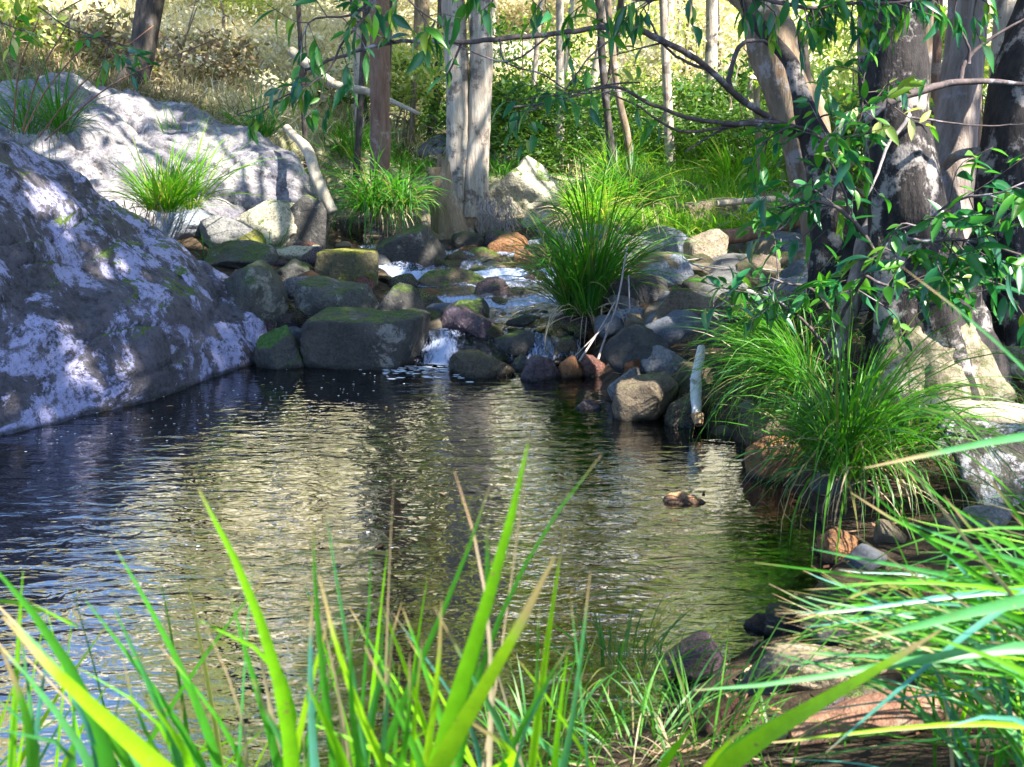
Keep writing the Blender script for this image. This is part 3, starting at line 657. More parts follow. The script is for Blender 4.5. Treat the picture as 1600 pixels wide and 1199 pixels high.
for k in range(26):
    y = rng.uniform(14.0, 21); px = rng.uniform(470, 1380); c_ = at(px, 150, y); x = c_[0]
    bgtree(x, y, rng.uniform(4.5, 8), rng.uniform(.022, .06), rng.choice(['bark_brown', 'bark_dark', 'bark_pale']), 'thin sapling trunk in the green wood beyond the stream', 'thin sapling trunks in the wood beyond the stream',
           (k, 0 if k % 3 else 1), rng.uniform(.28, .42), (rng.uniform(-.7, .7), 0), .9, name='sapling', trunkseg=7)
for k in range(14):
    px = rng.uniform(540, 1330); Y = rng.uniform(13.8, 17.5); c = at(px, 150, Y); z = tz(c[0], Y); t = thing('bush', 'low green understorey shrub in the wood beyond the stream', 'bush', (c[0], Y, z), 'green understorey shrubs beyond the stream')
    o = obj('foliage', crownv[k % 5][1], t); sc1 = rng.uniform(.28, .5); o.location = (0, 0, .4); o.scale = (sc1 * 1.3, sc1, sc1 * .7); o['kind'] = 'stuff'
# twin trunk tree with hollow base and stump
b0 = at(722, 372, 11.4); b0[2] = tz(b0[0], b0[1]) - .1
t = thing('twin_trunk_tree', 'pale tree with two tall trunks joined over a dark hollow beside the stream', 'tree', tuple(b0))
for dx, tx, r0, by, sdd in ((-.06, 709, .125, 372, 4), (.12, 752, .125, 372, 8)):
    s = b0 + (dx, .0, 0); e = at(tx, 22, 11.5); m1 = at(716 if dx < 0 else 745, 250, 11.5)
    tube('trunk', [s, m1, e, e + (.1 if dx > 0 else -.3, .3, 6.2)], [r0 * 1.4, r0 * 1.0, r0 * 1.02, r0 * .95, r0 * .8, r0 * .5], 'bark_pale', t, 90, 24, .12, sdd, lobes=5, lobe_amp=.5)
for k in range(9):
    a = -2.6 + k * .42; s = b0 + (.05 + .1 * math.cos(a), .1 * math.sin(a), .28)
    tube('root', [s, s + np.array([math.cos(a) * .16, math.sin(a) * .14, -.14]), s + np.array([math.cos(a) * .33, math.sin(a) * .25, -.42])], [.06, .03, .015], 'bark_brown', t, 12, 8, .15, k)
c = obj('crown', crownv[1][1], t); c.location = (.1, .4, 8.6); c.scale = (1.3, 1.3, 1.2)
fr_ = []
for k in range(130):
    a = rng.uniform(-.6, 1.0); s = b0 + (.22 + rng.uniform(-.05, .32), -.15 + rng.uniform(-.15, .15), .42 + rng.uniform(-.12, .12))
    e = s + np.array([rng.normal(.03, .06), rng.normal(-.05, .04), -rng.uniform(.1, .3)])
    fr_.append(tube_np([s, (s + e) / 2 + rng.normal(0, .02, 3), e], [.004, .002], 5, 4))
V, Q_ = merge(fr_); o = obj('fibrous_roots', mesh_np('fibrous_roots', V - b0, Q_, M['twig_pale']), t); o['kind'] = 'stuff'
# broken stump
sb = at(688, 372, 11.0); sb[2] = tz(sb[0], sb[1]) - .05; stp = at(685, 262, 11.0)
st = thing('broken_stump', 'broken hollow topped stump stub standing against the twin trunks', 'stump', tuple(sb))
V, Q_ = tube_np([sb + (.12, 0, 0), (sb + stp) / 2 + (.05, 0, 0), stp], [.2, .16, .135, .12], 40, 28, .12, 5, cap=False)
V = V.reshape(40, 28, 3); a = np.linspace(0, 6.283, 28, endpoint=False)
V[-3:, :, 2] += (.05 * np.sin(a * 3 + 1) + .045 * np.sin(a * 7) + .05 * np.cos(a + 2.2))[None] * np.array([.3, .7, 1.2])[:, None]
V = V.reshape(-1, 3)
obj('bark', mesh_np('bark', V - sb, Q_, M['bark_brown'], True), st)
V2, Q2 = tube_np([stp + (0, 0, -.25), stp + (0, 0, -.0)], [.09, .11], 6, 20, .1, 3, cap=True); V2, Q2 = fixq(V2, Q2)
obj('hollow', mesh_np('hollow', V2 - sb, Q2, M['heartwood'], True), st)

# ------------------------------------------------------------------ right bank trees
def tree_path(name, lab, pts, rads, mat, n=90, seg=26, amp=.1, seed=1, lobes=0, la=.5, extra=None):
    P = [at(px, py, Y) for px, py, Y in pts]; t = thing(name, lab, 'tree', tuple(P[0]))
    top = P[-1] + (P[-1] - P[-2]) / np.linalg.norm(P[-1] - P[-2]) * 1.0; top2 = P[-1] + np.array([.6, -.3, 4.2])
    tube('trunk', P + [top, top2], list(rads) + [rads[-1] * .9, rads[-1] * .6], mat, t, n, seg, amp, seed, lobes=lobes, lobe_amp=la)
    return t, P, top2
GR = {}
GR['lean'] = tree_path('leaning_tree', 'lichen spotted grey brown tree leaning over the grassy bank', [(1300, 470, 6.4), (1282, 330, 6.4), (1245, 180, 6.5), (1205, 60, 6.6), (1190, 10, 6.7)], [.12, .12, .155, .14, .12], 'bark_brown', seed=21)
GR['char'] = tree_path('charred_tree', 'massive black charred trunk with sunlit mossy buttress foot', [(1455, 640, 5.3), (1445, 520, 5.3), (1425, 400, 5.3), (1405, 220, 5.35), (1393, 80, 5.4), (1390, 10, 5.4)], [.30, .25, .19, .15, .14, .125], 'bark_black', n=120, seg=36, amp=.14, seed=23, lobes=5, la=.5)
GR['fibre'] = tree_path('fibrous_tree', 'pale stringy barked trunk leaning beside the charred trunk', [(1455, 480, 6.0), (1475, 330, 6.1), (1492, 200, 6.2), (1508, 60, 6.3), (1512, 10, 6.3)], [.19, .14, .12, .11, .1], 'bark_fibre', n=110, seg=30, amp=.07, seed=25, lobes=4, la=.3)
GR['dark'] = tree_path('rough_dark_tree', 'very dark rough trunk at the edge with burnt bark', [(1590, 520, 5.6), (1585, 350, 5.6), (1590, 150, 5.7), (1625, 20, 5.8)], [.2, .15, .13, .12], 'bark_black', seed=27, amp=.16, lobes=4)
# mossy foot
t, P, _ = GR['char']
foot = [tube_np([at(1432, 425, 5.3), at(1440, 500, 5.28), at(1450, 570, 5.22), at(1458, 650, 5.18)], [.16, .21, .25, .30], 90, 60, .16, 41, lobes=5, lobe_amp=-.22, nfreq=5)]
for dx, dy, yy, r0 in ((-62, 655, 5.0, .09), (25, 665, 4.95, .11), (85, 640, 5.05, .11)):
    foot.append(tube_np([at(1442 + dx * .15, 440, 5.34), at(1445 + dx * .35, 500, 5.24), at(1450 + dx * .8, 580, yy + .1), at(1455 + dx * 1.15, dy, yy - .05)], [.04, .09, r0, r0 * 1.1], 50, 24, .2, int(dx + 99), nfreq=5))
V, Q_ = merge(foot); o = obj('buttress', mesh_np('buttress', V - P[0], Q_, M['bark_moss'], True), t); o['label'] = 'sunlit mossy buttress foot'
V, Q_ = tube_np([at(1240, 205, 6.45), at(1262, 180, 6.42), at(1255, 70, 6.5), at(1240, 50, 6.6)], [.02, .025, .025, .02], 20, 8, .1, 3)
obj('side_stem', mesh_np('side_stem', fixq(V, Q_)[0] - GR['lean'][1][0], fixq(V, Q_)[1], M['bark_dark'], True), GR['lean'][0])
# dark second stem behind leaning tree foot
o = tree_path('knotted_tree', 'knotted dark and white trunk below the leaning tree with a deep hollow', [(1330, 480, 5.9), (1318, 380, 5.9), (1300, 300, 5.95), (1262, 190, 6.1), (1240, 110, 6.2)], [.17, .13, .12, .07, .04], 'bark_black', seed=31, amp=.2, lobes=3)
GR['knot'] = o
tube('root_limb', [at(1370, 330, 5.7), at(1350, 380, 5.6), at(1340, 440, 5.5), at(1300, 560, 5.4)], [.03, .045, .05, .06], 'bark_fibre', o[0], 24, 12, .12, 3)

# ------------------------------------------------------------------ unseen canopy added to shade the glen, holes cut for sun patches
TG = []
def gap(px, py, Y, r): TG.append((at(px, py, Y), r))
STR = [((120, 165), (250, 215), 11.4), ((150, 205), (300, 290), 10.8), ((130, 235), (220, 320), 10.3), ((215, 200), (390, 300), 10.7), ((300, 225), (350, 255), 11.0), ((330, 290), (375, 318), 10.1), ((385, 285), (430, 318), 10.1), ((440, 240), (480, 290), 10.6), ((190, 260), (250, 310), 10.2)]
for (ax, ay), (bx, by), YY in STR:
    for f_ in np.linspace(0, 1, 9): gap(ax + (bx - ax) * f_, ay + (by - ay) * f_, YY, .10 + .09 * math.sin(f_ * 3.1))
for g_ in [(425, 350, 9.8, .42), (330, 350, 9.9, .25), (265, 290, 9.5, .5), (250, 220, 9.6, .4), (612, 300, 10.6, .45), (575, 290, 10.6, .3), (745, 170, 11.5, .40), (720, 130, 11.5, .3), (700, 225, 11.5, .14), (745, 250, 11.5, .14),
           (550, 405, 9.0, .22), (640, 375, 9.5, .12), (680, 385, 9.8, .12), (1105, 330, 10, .2), (1102, 385, 9, .18), (1035, 365, 9, .18), (950, 300, 9.5, .5), (905, 290, 9.8, .4), (985, 260, 9.5, .35), (1060, 250, 11, .5),
           (1420, 560, 5.2, .2), (1500, 560, 5.2, .22), (1590, 490, 5.8, .35), (1400, 110, 5.35, .07), (1420, 200, 5.3, .07), (1435, 290, 5.3, .09), (1495, 250, 6.0, .12), (1505, 120, 6.1, .1), (1475, 350, 6.0, .12), (1235, 190, 6.4, .10), (1215, 110, 6.5, .1), (1285, 400, 6.3, .08),
           (1060, 490, 8.0, .2), (1150, 400, 9.0, .2), (1090, 450, 8.5, .16), (1020, 500, 7.8, .12), (960, 560, 6.9, .10), (1290, 860, 3.9, .14), (1180, 1050, 3.0, .14), (1300, 1100, 2.5, .2), (1400, 1110, 2.4, .2), (870, 560, 7.2, .1), (920, 340, 9.4, .2), (1100, 520, 7.5, .10), (1000, 540, 7.2, .14), (1040, 560, 6.9, .10), (1010, 610, 6.3, .12), (975, 590, 6.5, .08), (1065, 640, 5.9, .08), (990, 450, 8.3, .12), (1040, 420, 8.8, .16), (1200, 385, 9, .2), (1180, 430, 8.4, .15), (1150, 470, 7.8, .12), (1115, 330, 10, .3), (760, 560, 7.4, .08),  (860, 400, 9.6, .15),
           (550, 510, 7.7, .09), (600, 500, 7.8, .08), (520, 450, 8.3, .08), (360, 450, 8.0, .07), (460, 420, 8.8, .08), (620, 410, 9.3, .1), (1500, 680, 4.5, .14), (1560, 700, 4.5, .12), (1210, 700, 4.9, .1), (1300, 940, 3.6, .1), (1080, 1020, 3.2, .08), (1440, 600, 5.1, .18), (1500, 640, 4.9, .2), (1580, 430, 6, .2), (1520, 700, 4.6, .12),
           (30, 400, 6.9, .10), (80, 340, 7.0, .13), (50, 330, 7.0, .1), (140, 380, 6.8, .08), (150, 570, 6.1, .10), (160, 400, 6.8, .08), (210, 570, 6.4, .08), (100, 520, 6.2, .06),
           (820, 780, 1.1, .22), (780, 930, 1.1, .22), (720, 1060, 1.1, .25), (400, 950, 1.1, .22), (340, 820, 1.1, .18), (450, 1100, 1.1, .25), (150, 1050, 1.1, .3), (60, 1000, 1.1, .25), (300, 1080, 1.1, .25), (560, 1050, 1.2, .3), (620, 1130, 1.1, .25),
           (1450, 980, 1.6, .4), (1350, 1080, 1.7, .35), (1550, 900, 1.6, .35), (1450, 720, 1.4, .25), (1550, 1080, 1.6, .3), (1250, 1100, 1.9, .3), (1100, 1120, 2.2, .25), (1000, 1050, 2.3, .3), (1200, 1150, 1.8, .3),
           (1075, 775, 4.9, .28), (1040, 250, 12, .5), (1150, 240, 11.5, .5), (1370, 190, 5.2, .2), (1250, 720, 4.6, .18), (1330, 620, 4.4, .18), (1150, 600, 5.4, .2), (1380, 760, 4.2, .2), (1080, 590, 5.9, .14), (800, 300, 12, .35), (930, 420, 8.6, .18), (1090, 760, 4.9, .1), (1480, 300, 6, .15), (1400, 380, 4.4, .2), (1500, 330, 4.4, .2), (1230, 320, 4.6, .2)]:
    gap(*g_)
allc = []
for k, (gx, gy) in enumerate([(a, b) for a in np.arange(-2.6, 8.8, 1.25) for b in np.arange(-4.0, 9.8, 1.25)]):
    c0 = np.array([gx + rng.uniform(-.5, .5), gy + rng.uniform(-.5, .5), rng.uniform(6.4, 9.0)])
    allc.append(blob_points(c0, (1.15, 1.15, .6), 1150 if gx < 4.5 else 800, 300 + k, 22, .34))
cl = np.vstack(allc)
keep = np.ones(len(cl), bool)
for T_, r_ in TG:
    v = cl - T_; s_ = v @ SUN; d = np.linalg.norm(v - s_[:, None] * SUN, axis=1); keep &= d > r_ + .07  # leaves removed along the sun line of every patch meant to be lit
keep &= (cl[:, 1] < 9.8)
cl = cl[keep]
own = [('lean', np.array(GR['lean'][2])), ('char', np.array(GR['char'][2])), ('fibre', np.array(GR['fibre'][2])), ('dark', np.array(GR['dark'][2]))]
off = []  # out-of-view trees added to carry the shading canopy
for q, (x, y, lab) in enumerate([(5.2, 3.2, 'unseen tall tree added for shade beside the pool out past the speckled boulder'), (6.8, -.3, 'unseen tall tree added for shade behind the camera on the tussock side'), (3.0, -2.6, 'unseen tall tree added for shade right behind the camera'), (7.3, 7.0, 'unseen tall tree added for shade on the far slope of the grove'), (.6, -3.6, 'unseen slim tree added for shade behind the camera beside the pool')]):
    z = tz(x, y) - .1; t = thing('added_shade_tree', lab, 'tree', (x, y, z)); tp = np.array([x - .2, y + .2, 7.0])
    tube('trunk', [(x, y, z), (x + .1, y, 3), tp], [.24, .18, .1], 'bark_brown', t, 30, 14, .1, q); off.append((t, tp))
roots = [(GR[k][0], p) for k, p in own] + off
cent = np.array([p for _, p in roots]); dd = np.linalg.norm(cl[:, None, :2] - cent[None, :, :2], axis=2); idx = dd.argmin(1)
for q, (t, tp) in enumerate(roots):
    pts = cl[idx == q]
    if len(pts) == 0: continue
    V, Q_ = leafcloud(pts, .215, 400 + q, .42, .35); org = np.array(t.location)
    o = obj('crown', mesh_np('crown', V - org, Q_, M['leaf_mid']), t)
    br = []
    for k in range(7):
        e = pts[rng.integers(len(pts))]; br.append(tube_np([tp, (tp + e) / 2 + (0, 0, -.15), e], [.06, .035, .012], 12, 6, .1, k))
    V, Q_ = merge(br); obj('limbs', mesh_np('limbs', V - org, Q_, M['bark_brown'], True), t)

# ------------------------------------------------------------------ grass tussocks
def blades_np(base, n, L, W, spread, droop, seed, upr=1.15, rbase=.08, seg=7, az=None, azs=math.pi):
    r = np.random.default_rng(seed)
    a = r.uniform(0, 2 * np.pi, n) if az is None else r.normal(az, azs, n)
    e0 = np.clip(r.normal(upr, spread, n), -.2, 1.5); ln = L * r.uniform(.45, 1.1, n); dr = droop * r.uniform(.3, 1.5, n); wd = W * r.uniform(.6, 1.25, n)
    q = r.uniform(0, 1, n) ** .5 * rbase; root = np.array(base) + np.stack([np.cos(a) * q, np.sin(a) * q, -q * .2], -1)
    if rbase > 0 and az is None:
        ks = r.integers(0, 5, n); oc = r.normal(0, rbase * 1.3, (5, 3)) * (1, 1, .15); root = root + oc[ks]; e0 = np.clip(e0 + r.normal(0, .14, 5)[ks], -.2, 1.5)
        a0 = r.uniform(0, 6.28); ln = ln * (1 + .28 * np.cos(a - a0)) * r.uniform(.7, 1.15, 5)[ks]
    P = [root]; bend = r.normal(0, .12, n)
    for k in range(seg):
        u = (k + .5) / seg; e = e0 - dr * u ** 1.3; aa = a + bend * u; st = (ln / seg)[:, None]
        P.append(P[-1] + np.stack([np.cos(e) * np.cos(aa), np.cos(e) * np.sin(aa), np.sin(e)], -1) * st)
    P = np.stack(P, 1); tw = r.normal(0, .5, n)
    side = np.stack([-np.sin(a) * np.cos(tw), np.cos(a) * np.cos(tw), np.sin(tw)], -1)
    u = np.linspace(0, 1, seg + 1); prof = np.minimum(1, .55 + u * 2) * np.where(u > .6, (1 - u) / .4 * .94 + .06, 1)
    off_ = side[:, None] * (wd[:, None] * prof[None] * .5)[..., None]
    V = np.stack([P - off_, P + off_], 2).reshape(-1, 3)
    b = (np.arange(n) * (seg + 1) * 2)[:, None] + (np.arange(seg) * 2)[None]
    return V, np.stack([b, b + 1, b + 3, b + 2], -1).reshape(-1, 4)
def tussock(lab, base, n, L, W=.008, spread=.3, droop=1.6, seed=0, mat='blade', **kw):
    base = np.array(base, float); t = thing('grass_tussock', lab, 'grass tussock', tuple(base))
    V, Q_ = blades_np((0, 0, 0), n, L, W, spread, droop, seed, **kw)
    o = obj('blades', mesh_np('blades', V, Q_, M[mat], True), t); o['kind'] = 'stuff'
    nd = n // 6; V, Q_ = blades_np((0, 0, 0), nd, L * .7, W * .8, .35, 2.4, seed + 500, upr=.5)
    o = obj('dead_blades', mesh_np('dead_blades', V, Q_, M['blade_straw'], True), t); o['kind'] = 'stuff'
    return t
def gb(px, py, dz=0.):
    p = hit(px, py); p[2] += dz; return p
tussock('dense round green tussock hanging over the side stream before the reddish trunk', at(612, 325, 10.6), 560, .78, .013, .4, 2.3, 1)
tussock('tall bright green tussock arching over the stream bank by the boulders', at(915, 488, 7.95), 620, 1.08, .012, .19, 1.3, 2, upr=1.36)
tussock('lime sunlit tussock above the tall bright one', at(915, 345, 9.3), 420, .66, .010, .32, 1.5, 3, 'tuft_lime')
tussock('wide green tussock behind the blue grey boulder', at(1000, 318, 9.9), 460, .68, .010, .35, 1.5, 4)
tussock('glowing lime tussock in full sun on the pale slab', at(258, 325, 9.2), 420, .70, .011, .28, .9, 5, 'tuft_lime')
tussock('dark green tussock at the foot of the dry bank behind the drooping leaves', at(400, 215, 11.9), 260, .62, .010, .3, 1.3, 6)
tussock('loose green tussock on top of the huge dark boulder', at(60, 205, 8.1), 300, .7, .008, .4, 1.3, 7)
tussock('small green sprig tussock beside the white stone on the slab crest', at(285, 210, 11.3), 90, .5, .008, .25, .8, 8)
tussock('big dark green tussock drooping over the waterline below the charred tree', at(1345, 725, 4.35), 620, .78, .008, .42, 1.9, 9)
tussock('wispy grey green tussock bending over the white log', at(1265, 600, 5.2), 420, .8, .006, .35, 2.2, 10, az=math.pi * .95, azs=.9, upr=.85)
tussock('green tussock between wispy tussock and the knotted trunk', at(1235, 545, 5.6), 260, .55, .007, .4, 1.8, 11)
tussock('fine green tussock hanging below the speckled boulder and the roots', at(1400, 700, 4.4), 220, .55, .007, .4, 1.8, 12)
for q, (px, py, lab) in enumerate([(1080, 262, 'bright meadow tussock above the boxy brown boulder'), (1140, 275, 'bright meadow tussock below the forked branch'), (1190, 262, 'bright meadow tussock against the leaning tree'), (1110, 232, 'far lime tussock in the clearing under the curved branch'),
                                  (1030, 240, 'far green tussock beyond the thin saplings'), (960, 262, 'lime tussock beside the wide blue shelf'), (820, 215, 'single green tussock standing above the wide blue shelf'), (545, 225, 'low green tussock beside the reddish trunk'),
                                  (650, 200, 'feathery green tussock behind the twin trunks'), (690, 185, 'dark green tussock just left of the white lit trunk'), (20, 210, 'green tussock growing over the far side of the huge boulder'), (1010, 215, 'pale green tussock at the foot of the bush bank'), (880, 240, 'small lime tussock behind the rock shelf')]):
    p = gb(px, py + 22); tussock(lab, p, 260, .75, .013, .35, 1.4, 30 + q, 'tuft_lime' if q in (0, 1, 2, 3, 5, 12) else 'blade')
# fine foreground-middle tuft
tussock('small fine green tuft at the near waterline', at(1120, 1165, 2.35), 260, .32, .006, .38, 1.0, 60, rbase=.16)
tussock('low fine green tuft beside the small one near the purple stone', at(970, 1165, 2.45), 170, .32, .005, .4, 1.2, 61, rbase=.14)

# big near tussocks built blade by blade
def blade_obj(P, wd, mat, parent, twist=0.0, name='blade'):
    P = np.asarray(P, float)
    if len(P) > 3:
        s_ = np.concatenate([[0], np.cumsum(np.linalg.norm(np.diff(P, axis=0), axis=1))]); s_ /= s_[-1]
        C = np.stack([np.polyval(np.polyfit(s_, P[:, k], 3, w=[1] + [2] * (len(P) - 1)), np.linspace(0, 1, 14)) for k in range(3)], -1)
    else: C = spline(P, 14)
    T = np.gradient(C, axis=0); T /= np.linalg.norm(T, axis=1)[:, None]
    view = C - CAM; side = np.cross(T, view); side /= np.linalg.norm(side, axis=1)[:, None]; nn = np.cross(side, T)
    tw = twist; side = side * math.cos(tw) + nn * math.sin(tw)
    nn = np.cross(side, T)
    u = np.linspace(0, 1, 14); prof = np.where(u > .55, (1 - u) / .45 * .85 + .15, 1) * wd / 2
    prof[-1] *= .4
    Lf, Rt = C - side * prof[:, None], C + side * prof[:, None]; Md = C + nn * (prof * .35)[:, None]
    V = np.stack([Lf, Md, Rt], 1).reshape(-1, 3) - np.array(parent.location)
    b = (np.arange(13) * 3)[:, None] + np.array([0, 1])[None]
    Q_ = np.stack([b, b + 1, b + 4, b + 3], -1).reshape(-1, 4)
    me = mesh_np(name, V, Q_, M[mat], True)
    for nm, vals in (('along', np.repeat(u, 3)), ('across', np.tile([0, .5, 1.], 14))):
        at_ = me.attributes.new(nm, 'FLOAT', 'POINT'); at_.data.foreach_set('value', np.asarray(vals, np.float32))
    return obj(name, me, parent)
def near_tussock(lab, root, specs):
    t = thing('grass_tussock', lab, 'grass tussock', root)
    for tip, via, bt, Yd, wpx, mat in specs:
        Yt = Yd; P = []
        r0 = np.array(root) + np.array([rng.uniform(-.1, .1), rng.uniform(-.06, .06), 0])
        b_ = at(bt[0], bt[1], Yd + .05); P = [r0, b_] + [at(v[0], v[1], Yd) for v in via[::-1]] + [at(tip[0], tip[1], Yd - .02)]
        blade_obj(P, wpx / F * Yd * 1.65, mat, t, rng.uniform(-.35, .35))
    return t
Bb, Gg, Te, Bl, St = 'blade_bright', 'blade_green', 'blade_teal', 'blade_blue', 'blade_straw'
r1 = (-.42, .95, .32); r2 = (-.06, 1.0, .32); r3 = (-.2, 1.15, .3)
near_tussock('near tussock of broad bright blades low at the pool margin below the dark water', r1, [
 ((312, 768), [(345, 830), (400, 950)], (455, 1177), 1.05, 23, Bb), ((-20, 880), [(40, 930), (95, 1030)], (165, 1177), 1.1, 26, Gg),
 ((5, 965), [(60, 1020), (120, 1085)], (225, 1177), 1.0, 34, Bb), ((-20, 985), [(40, 1060), (90, 1110)], (130, 1177), 1.15, 15, Te),
 ((135, 940), [(190, 1010), (250, 1090)], (305, 1177), 1.2, 13, Gg), ((178, 950), [(215, 1030), (245, 1100)], (275, 1177), 1.2, 15, Te),
 ((183, 862), [(230, 940), (285, 1050)], (335, 1177), 1.2, 14, Gg), ((312, 970), [(370, 995), (410, 1020)], (455, 1090), 1.1, 13, Bb),
 ((318, 972), [(350, 1040), (372, 1100)], (385, 1177), 1.15, 6, St), ((362, 935), [(385, 1030), (410, 1100)], (430, 1177), 1.15, 15, Gg),
 ((-20, 1080), [(30, 1120)], (60, 1177), 1.1, 13, Te), ((30, 935), [(90, 1010), (130, 1090)], (190, 1177), 1.2, 16, Gg), ((0, 1010), [(30, 1080)], (50, 1177), 1.05, 22, Gg),
 ((15, 1000), [(110, 1100), (150, 1140)], (180, 1177), 1.3, 7, St), ((45, 940), [(90, 965)], (120, 980), 1.25, 6, Bb), ((190, 1020), [(210, 1100)], (245, 1177), 1.2, 9, Gg),
 ((60, 1005), [(110, 1080)], (150, 1177), 1.1, 13, Bl), ((250, 1010), [(300, 1070), (340, 1120)], (370, 1177), 1.2, 10, Gg), ((0, 1140), [(60, 1150)], (110, 1177), 1.0, 16, Te), ((-20, 930), [(50, 1000), (140, 1100)], (200, 1177), 1.25, 14, Te), ((230, 1090), [(260, 1130)], (290, 1177), 1.05, 20, Bb), ((395, 1060), [(415, 1110)], (450, 1177), 1.1, 15, Te), ((125, 1045), [(200, 1090), (240, 1120)], (270, 1177), 1.2, 8, Bb)])
near_tussock('near tussock with the tallest broad lime blades in front of the rippled pool', r2, [
 ((825, 695), [(800, 800), (765, 930)], (690, 1177), 1.05, 27, Bb), ((866, 872), [(820, 960), (760, 1070)], (690, 1190), 1.0, 32, Bb),
 ((940, 710), [(880, 790), (810, 900)], (720, 1177), 1.2, 9, Gg), ((710, 737), [(740, 830), (757, 920)], (765, 1177), 1.2, 7, 'blade_straw'),
 ((680, 950), [(710, 1010), (760, 1090)], (800, 1177), 1.1, 13, Te), ((922, 893), [(915, 970), (903, 1060)], (885, 1177), 1.2, 10, Te),
 ((765, 760), [(735, 850), (690, 960)], (600, 1177), 1.2, 11, Gg), ((690, 940), [(685, 1040)], (668, 1177), 1.15, 14, Bb),
 ((760, 820), [(765, 900), (748, 1010)], (690, 1177), 1.12, 18, Gg), ((615, 960), [(650, 1010), (690, 1060)], (715, 1100), 1.3, 6, Bl),
 ((832, 610), [(830, 640)], (800, 900), 1.25, 2.5, St), ((570, 1010), [(610, 1090)], (650, 1177), 1.1, 14, Gg), ((870, 1050), [(840, 1100)], (810, 1177), 1.15, 8, Bl), ((730, 1125), [(770, 1150)], (800, 1177), 1.05, 20, Bb)])
near_tussock('near tussock of upright mixed green and teal blades between the two broad bladed ones', r3, [
 ((488, 812), [(492, 880), (495, 960)], (520, 1177), 1.1, 13, Gg), ((508, 788), [(522, 880), (545, 1020)], (570, 1177), 1.15, 8, Te),
 ((478, 1065), [(500, 1110)], (530, 1177), 1.0, 24, Bb), ((488, 930), [(485, 1010)], (490, 1177), 1.15, 14, Bl), ((500, 900), [(520, 1000), (560, 1100)], (590, 1177), 1.1, 15, Bb),
 ((615, 755), [(608, 900)], (600, 1177), 1.3, 3.5, St), ((550, 975), [(548, 1080)], (560, 1177), 1.1, 15, Gg), ((613, 990), [(606, 1080)], (598, 1177), 1.1, 12, Te),
 ((580, 860), [(575, 980)], (560, 1177), 1.25, 6, Gg), ((640, 1020), [(640, 1100)], (630, 1177), 1.1, 12, Gg), ((600, 960), [(590, 1080)], (575, 1177), 1.25, 7, Gg), ((495, 940), [(520, 1040)], (545, 1177), 1.2, 6, St), ((660, 1000), [(650, 1100)], (645, 1177), 1.15, 10, Bb)])
rt = (1.05, 1.45, .42)
sp = [((1352, 732), [(1450, 708), (1540, 694)], (1640, 676), 1.45, 20, Te), ((1085, 1080), [(1200, 1066), (1330, 1052)], (1640, 1010), 1.35, 19, Te), ((1350, 1000), [(1440, 975), (1530, 955)], (1650, 930), 1.3, 32, Te),
      ((1420, 985), [(1500, 1010)], (1640, 1070), 1.3, 15, 'tuft_lime'), ((1180, 880), [(1280, 890), (1420, 915)], (1640, 990), 1.6, 10, Gg), ((1270, 860), [(1340, 868), (1420, 890)], (1640, 950), 1.6, 12, Te),
      ((1305, 915), [(1400, 908), (1500, 915)], (1640, 940), 1.5, 9, Bb), ((1245, 962), [(1340, 952), (1430, 940)], (1640, 925), 1.55, 11, Bl), ((1190, 1012), [(1300, 1018), (1400, 1030)], (1640, 1060), 1.6, 11, Te),
      ((1410, 418), [(1480, 470), (1540, 520)], (1660, 640), 1.5, 8, Te), ((1335, 835), [(1400, 880)], (1640, 1030), 1.5, 6, St), ((1340, 750), [(1420, 820), (1500, 880)], (1650, 990), 1.6, 10, Gg),
      ((1330, 770), [(1430, 830), (1500, 860)], (1650, 930), 1.6, 11, Gg), ((1420, 818), [(1500, 845), (1560, 870)], (1650, 900), 1.6, 15, Te), ((1475, 775), [(1530, 840)], (1650, 960), 1.5, 11, Gg), ((1530, 725), [(1570, 780)], (1650, 880), 1.5, 10, Gg),
      ((1410, 715), [(1470, 790), (1520, 860)], (1640, 1000), 1.35, 9, St), ((1160, 1165), [(1300, 1150)], (1640, 1140), 1.4, 9, Bb), ((1290, 1177), [(1400, 1080), (1500, 1000)], (1650, 900), 1.4, 14, Bl),
      ((1500, 830), [(1560, 825)], (1650, 830), 1.5, 11, Gg), ((1380, 700), [(1500, 800)], (1650, 900), 1.7, 6, Gg), ((1480, 1135), [(1540, 1120)], (1650, 1160), 1.3, 16, Bl)]
sp = [(a_, b_, c_, d_, w_ * .78, m_) for a_, b_, c_, d_, w_, m_ in sp]
near_tussock('near tussock sprawling its long teal and green blades inward over the red plank', rt, sp)
near_tussock('single stemmed near tussock with a very broad lime blade sweeping over the red plank', (.45, 1.3, .35),
             [((1470, 985), [(1380, 1040), (1260, 1110)], (1130, 1200), 1.25, 26, Bb), ((1440, 1010), [(1330, 1070), (1220, 1120)], (1120, 1190), 1.35, 10, Gg), ((1090, 1130), [(1070, 1150)], (1040, 1190), 1.15, 22, Bb), ((1180, 1125), [(1150, 1150)], (1110, 1190), 1.2, 12, Bb)])
t = thing('grass_tussock', 'fringe tussock of thin mixed blades along the bottom before the pool', 'grass tussock', (-.25, 1.35, .3))
for k in range(66):
    bx = rng.uniform(-40, 960); Yd = rng.uniform(1.15, 1.7); ty = rng.uniform(930, 1150) if rng.random() < .8 else rng.uniform(820, 980); lean = rng.normal(0, 70)
    e = at(bx + lean, ty, Yd); b_ = at(bx, 1190, Yd + .02); r0 = at(bx - lean * .6, 1500, Yd + .05)
    blade_obj([r0, b_, at(bx + lean * .45, (ty + 1190) / 2, Yd + .01), e], rng.uniform(.005, .014), rng.choice([Gg, Bb, Te, Bl, 'blade', St, 'tuft_lime'], p=[.22, .42, .12, .04, .06, .05, .09]), t, rng.uniform(-.9, .9))
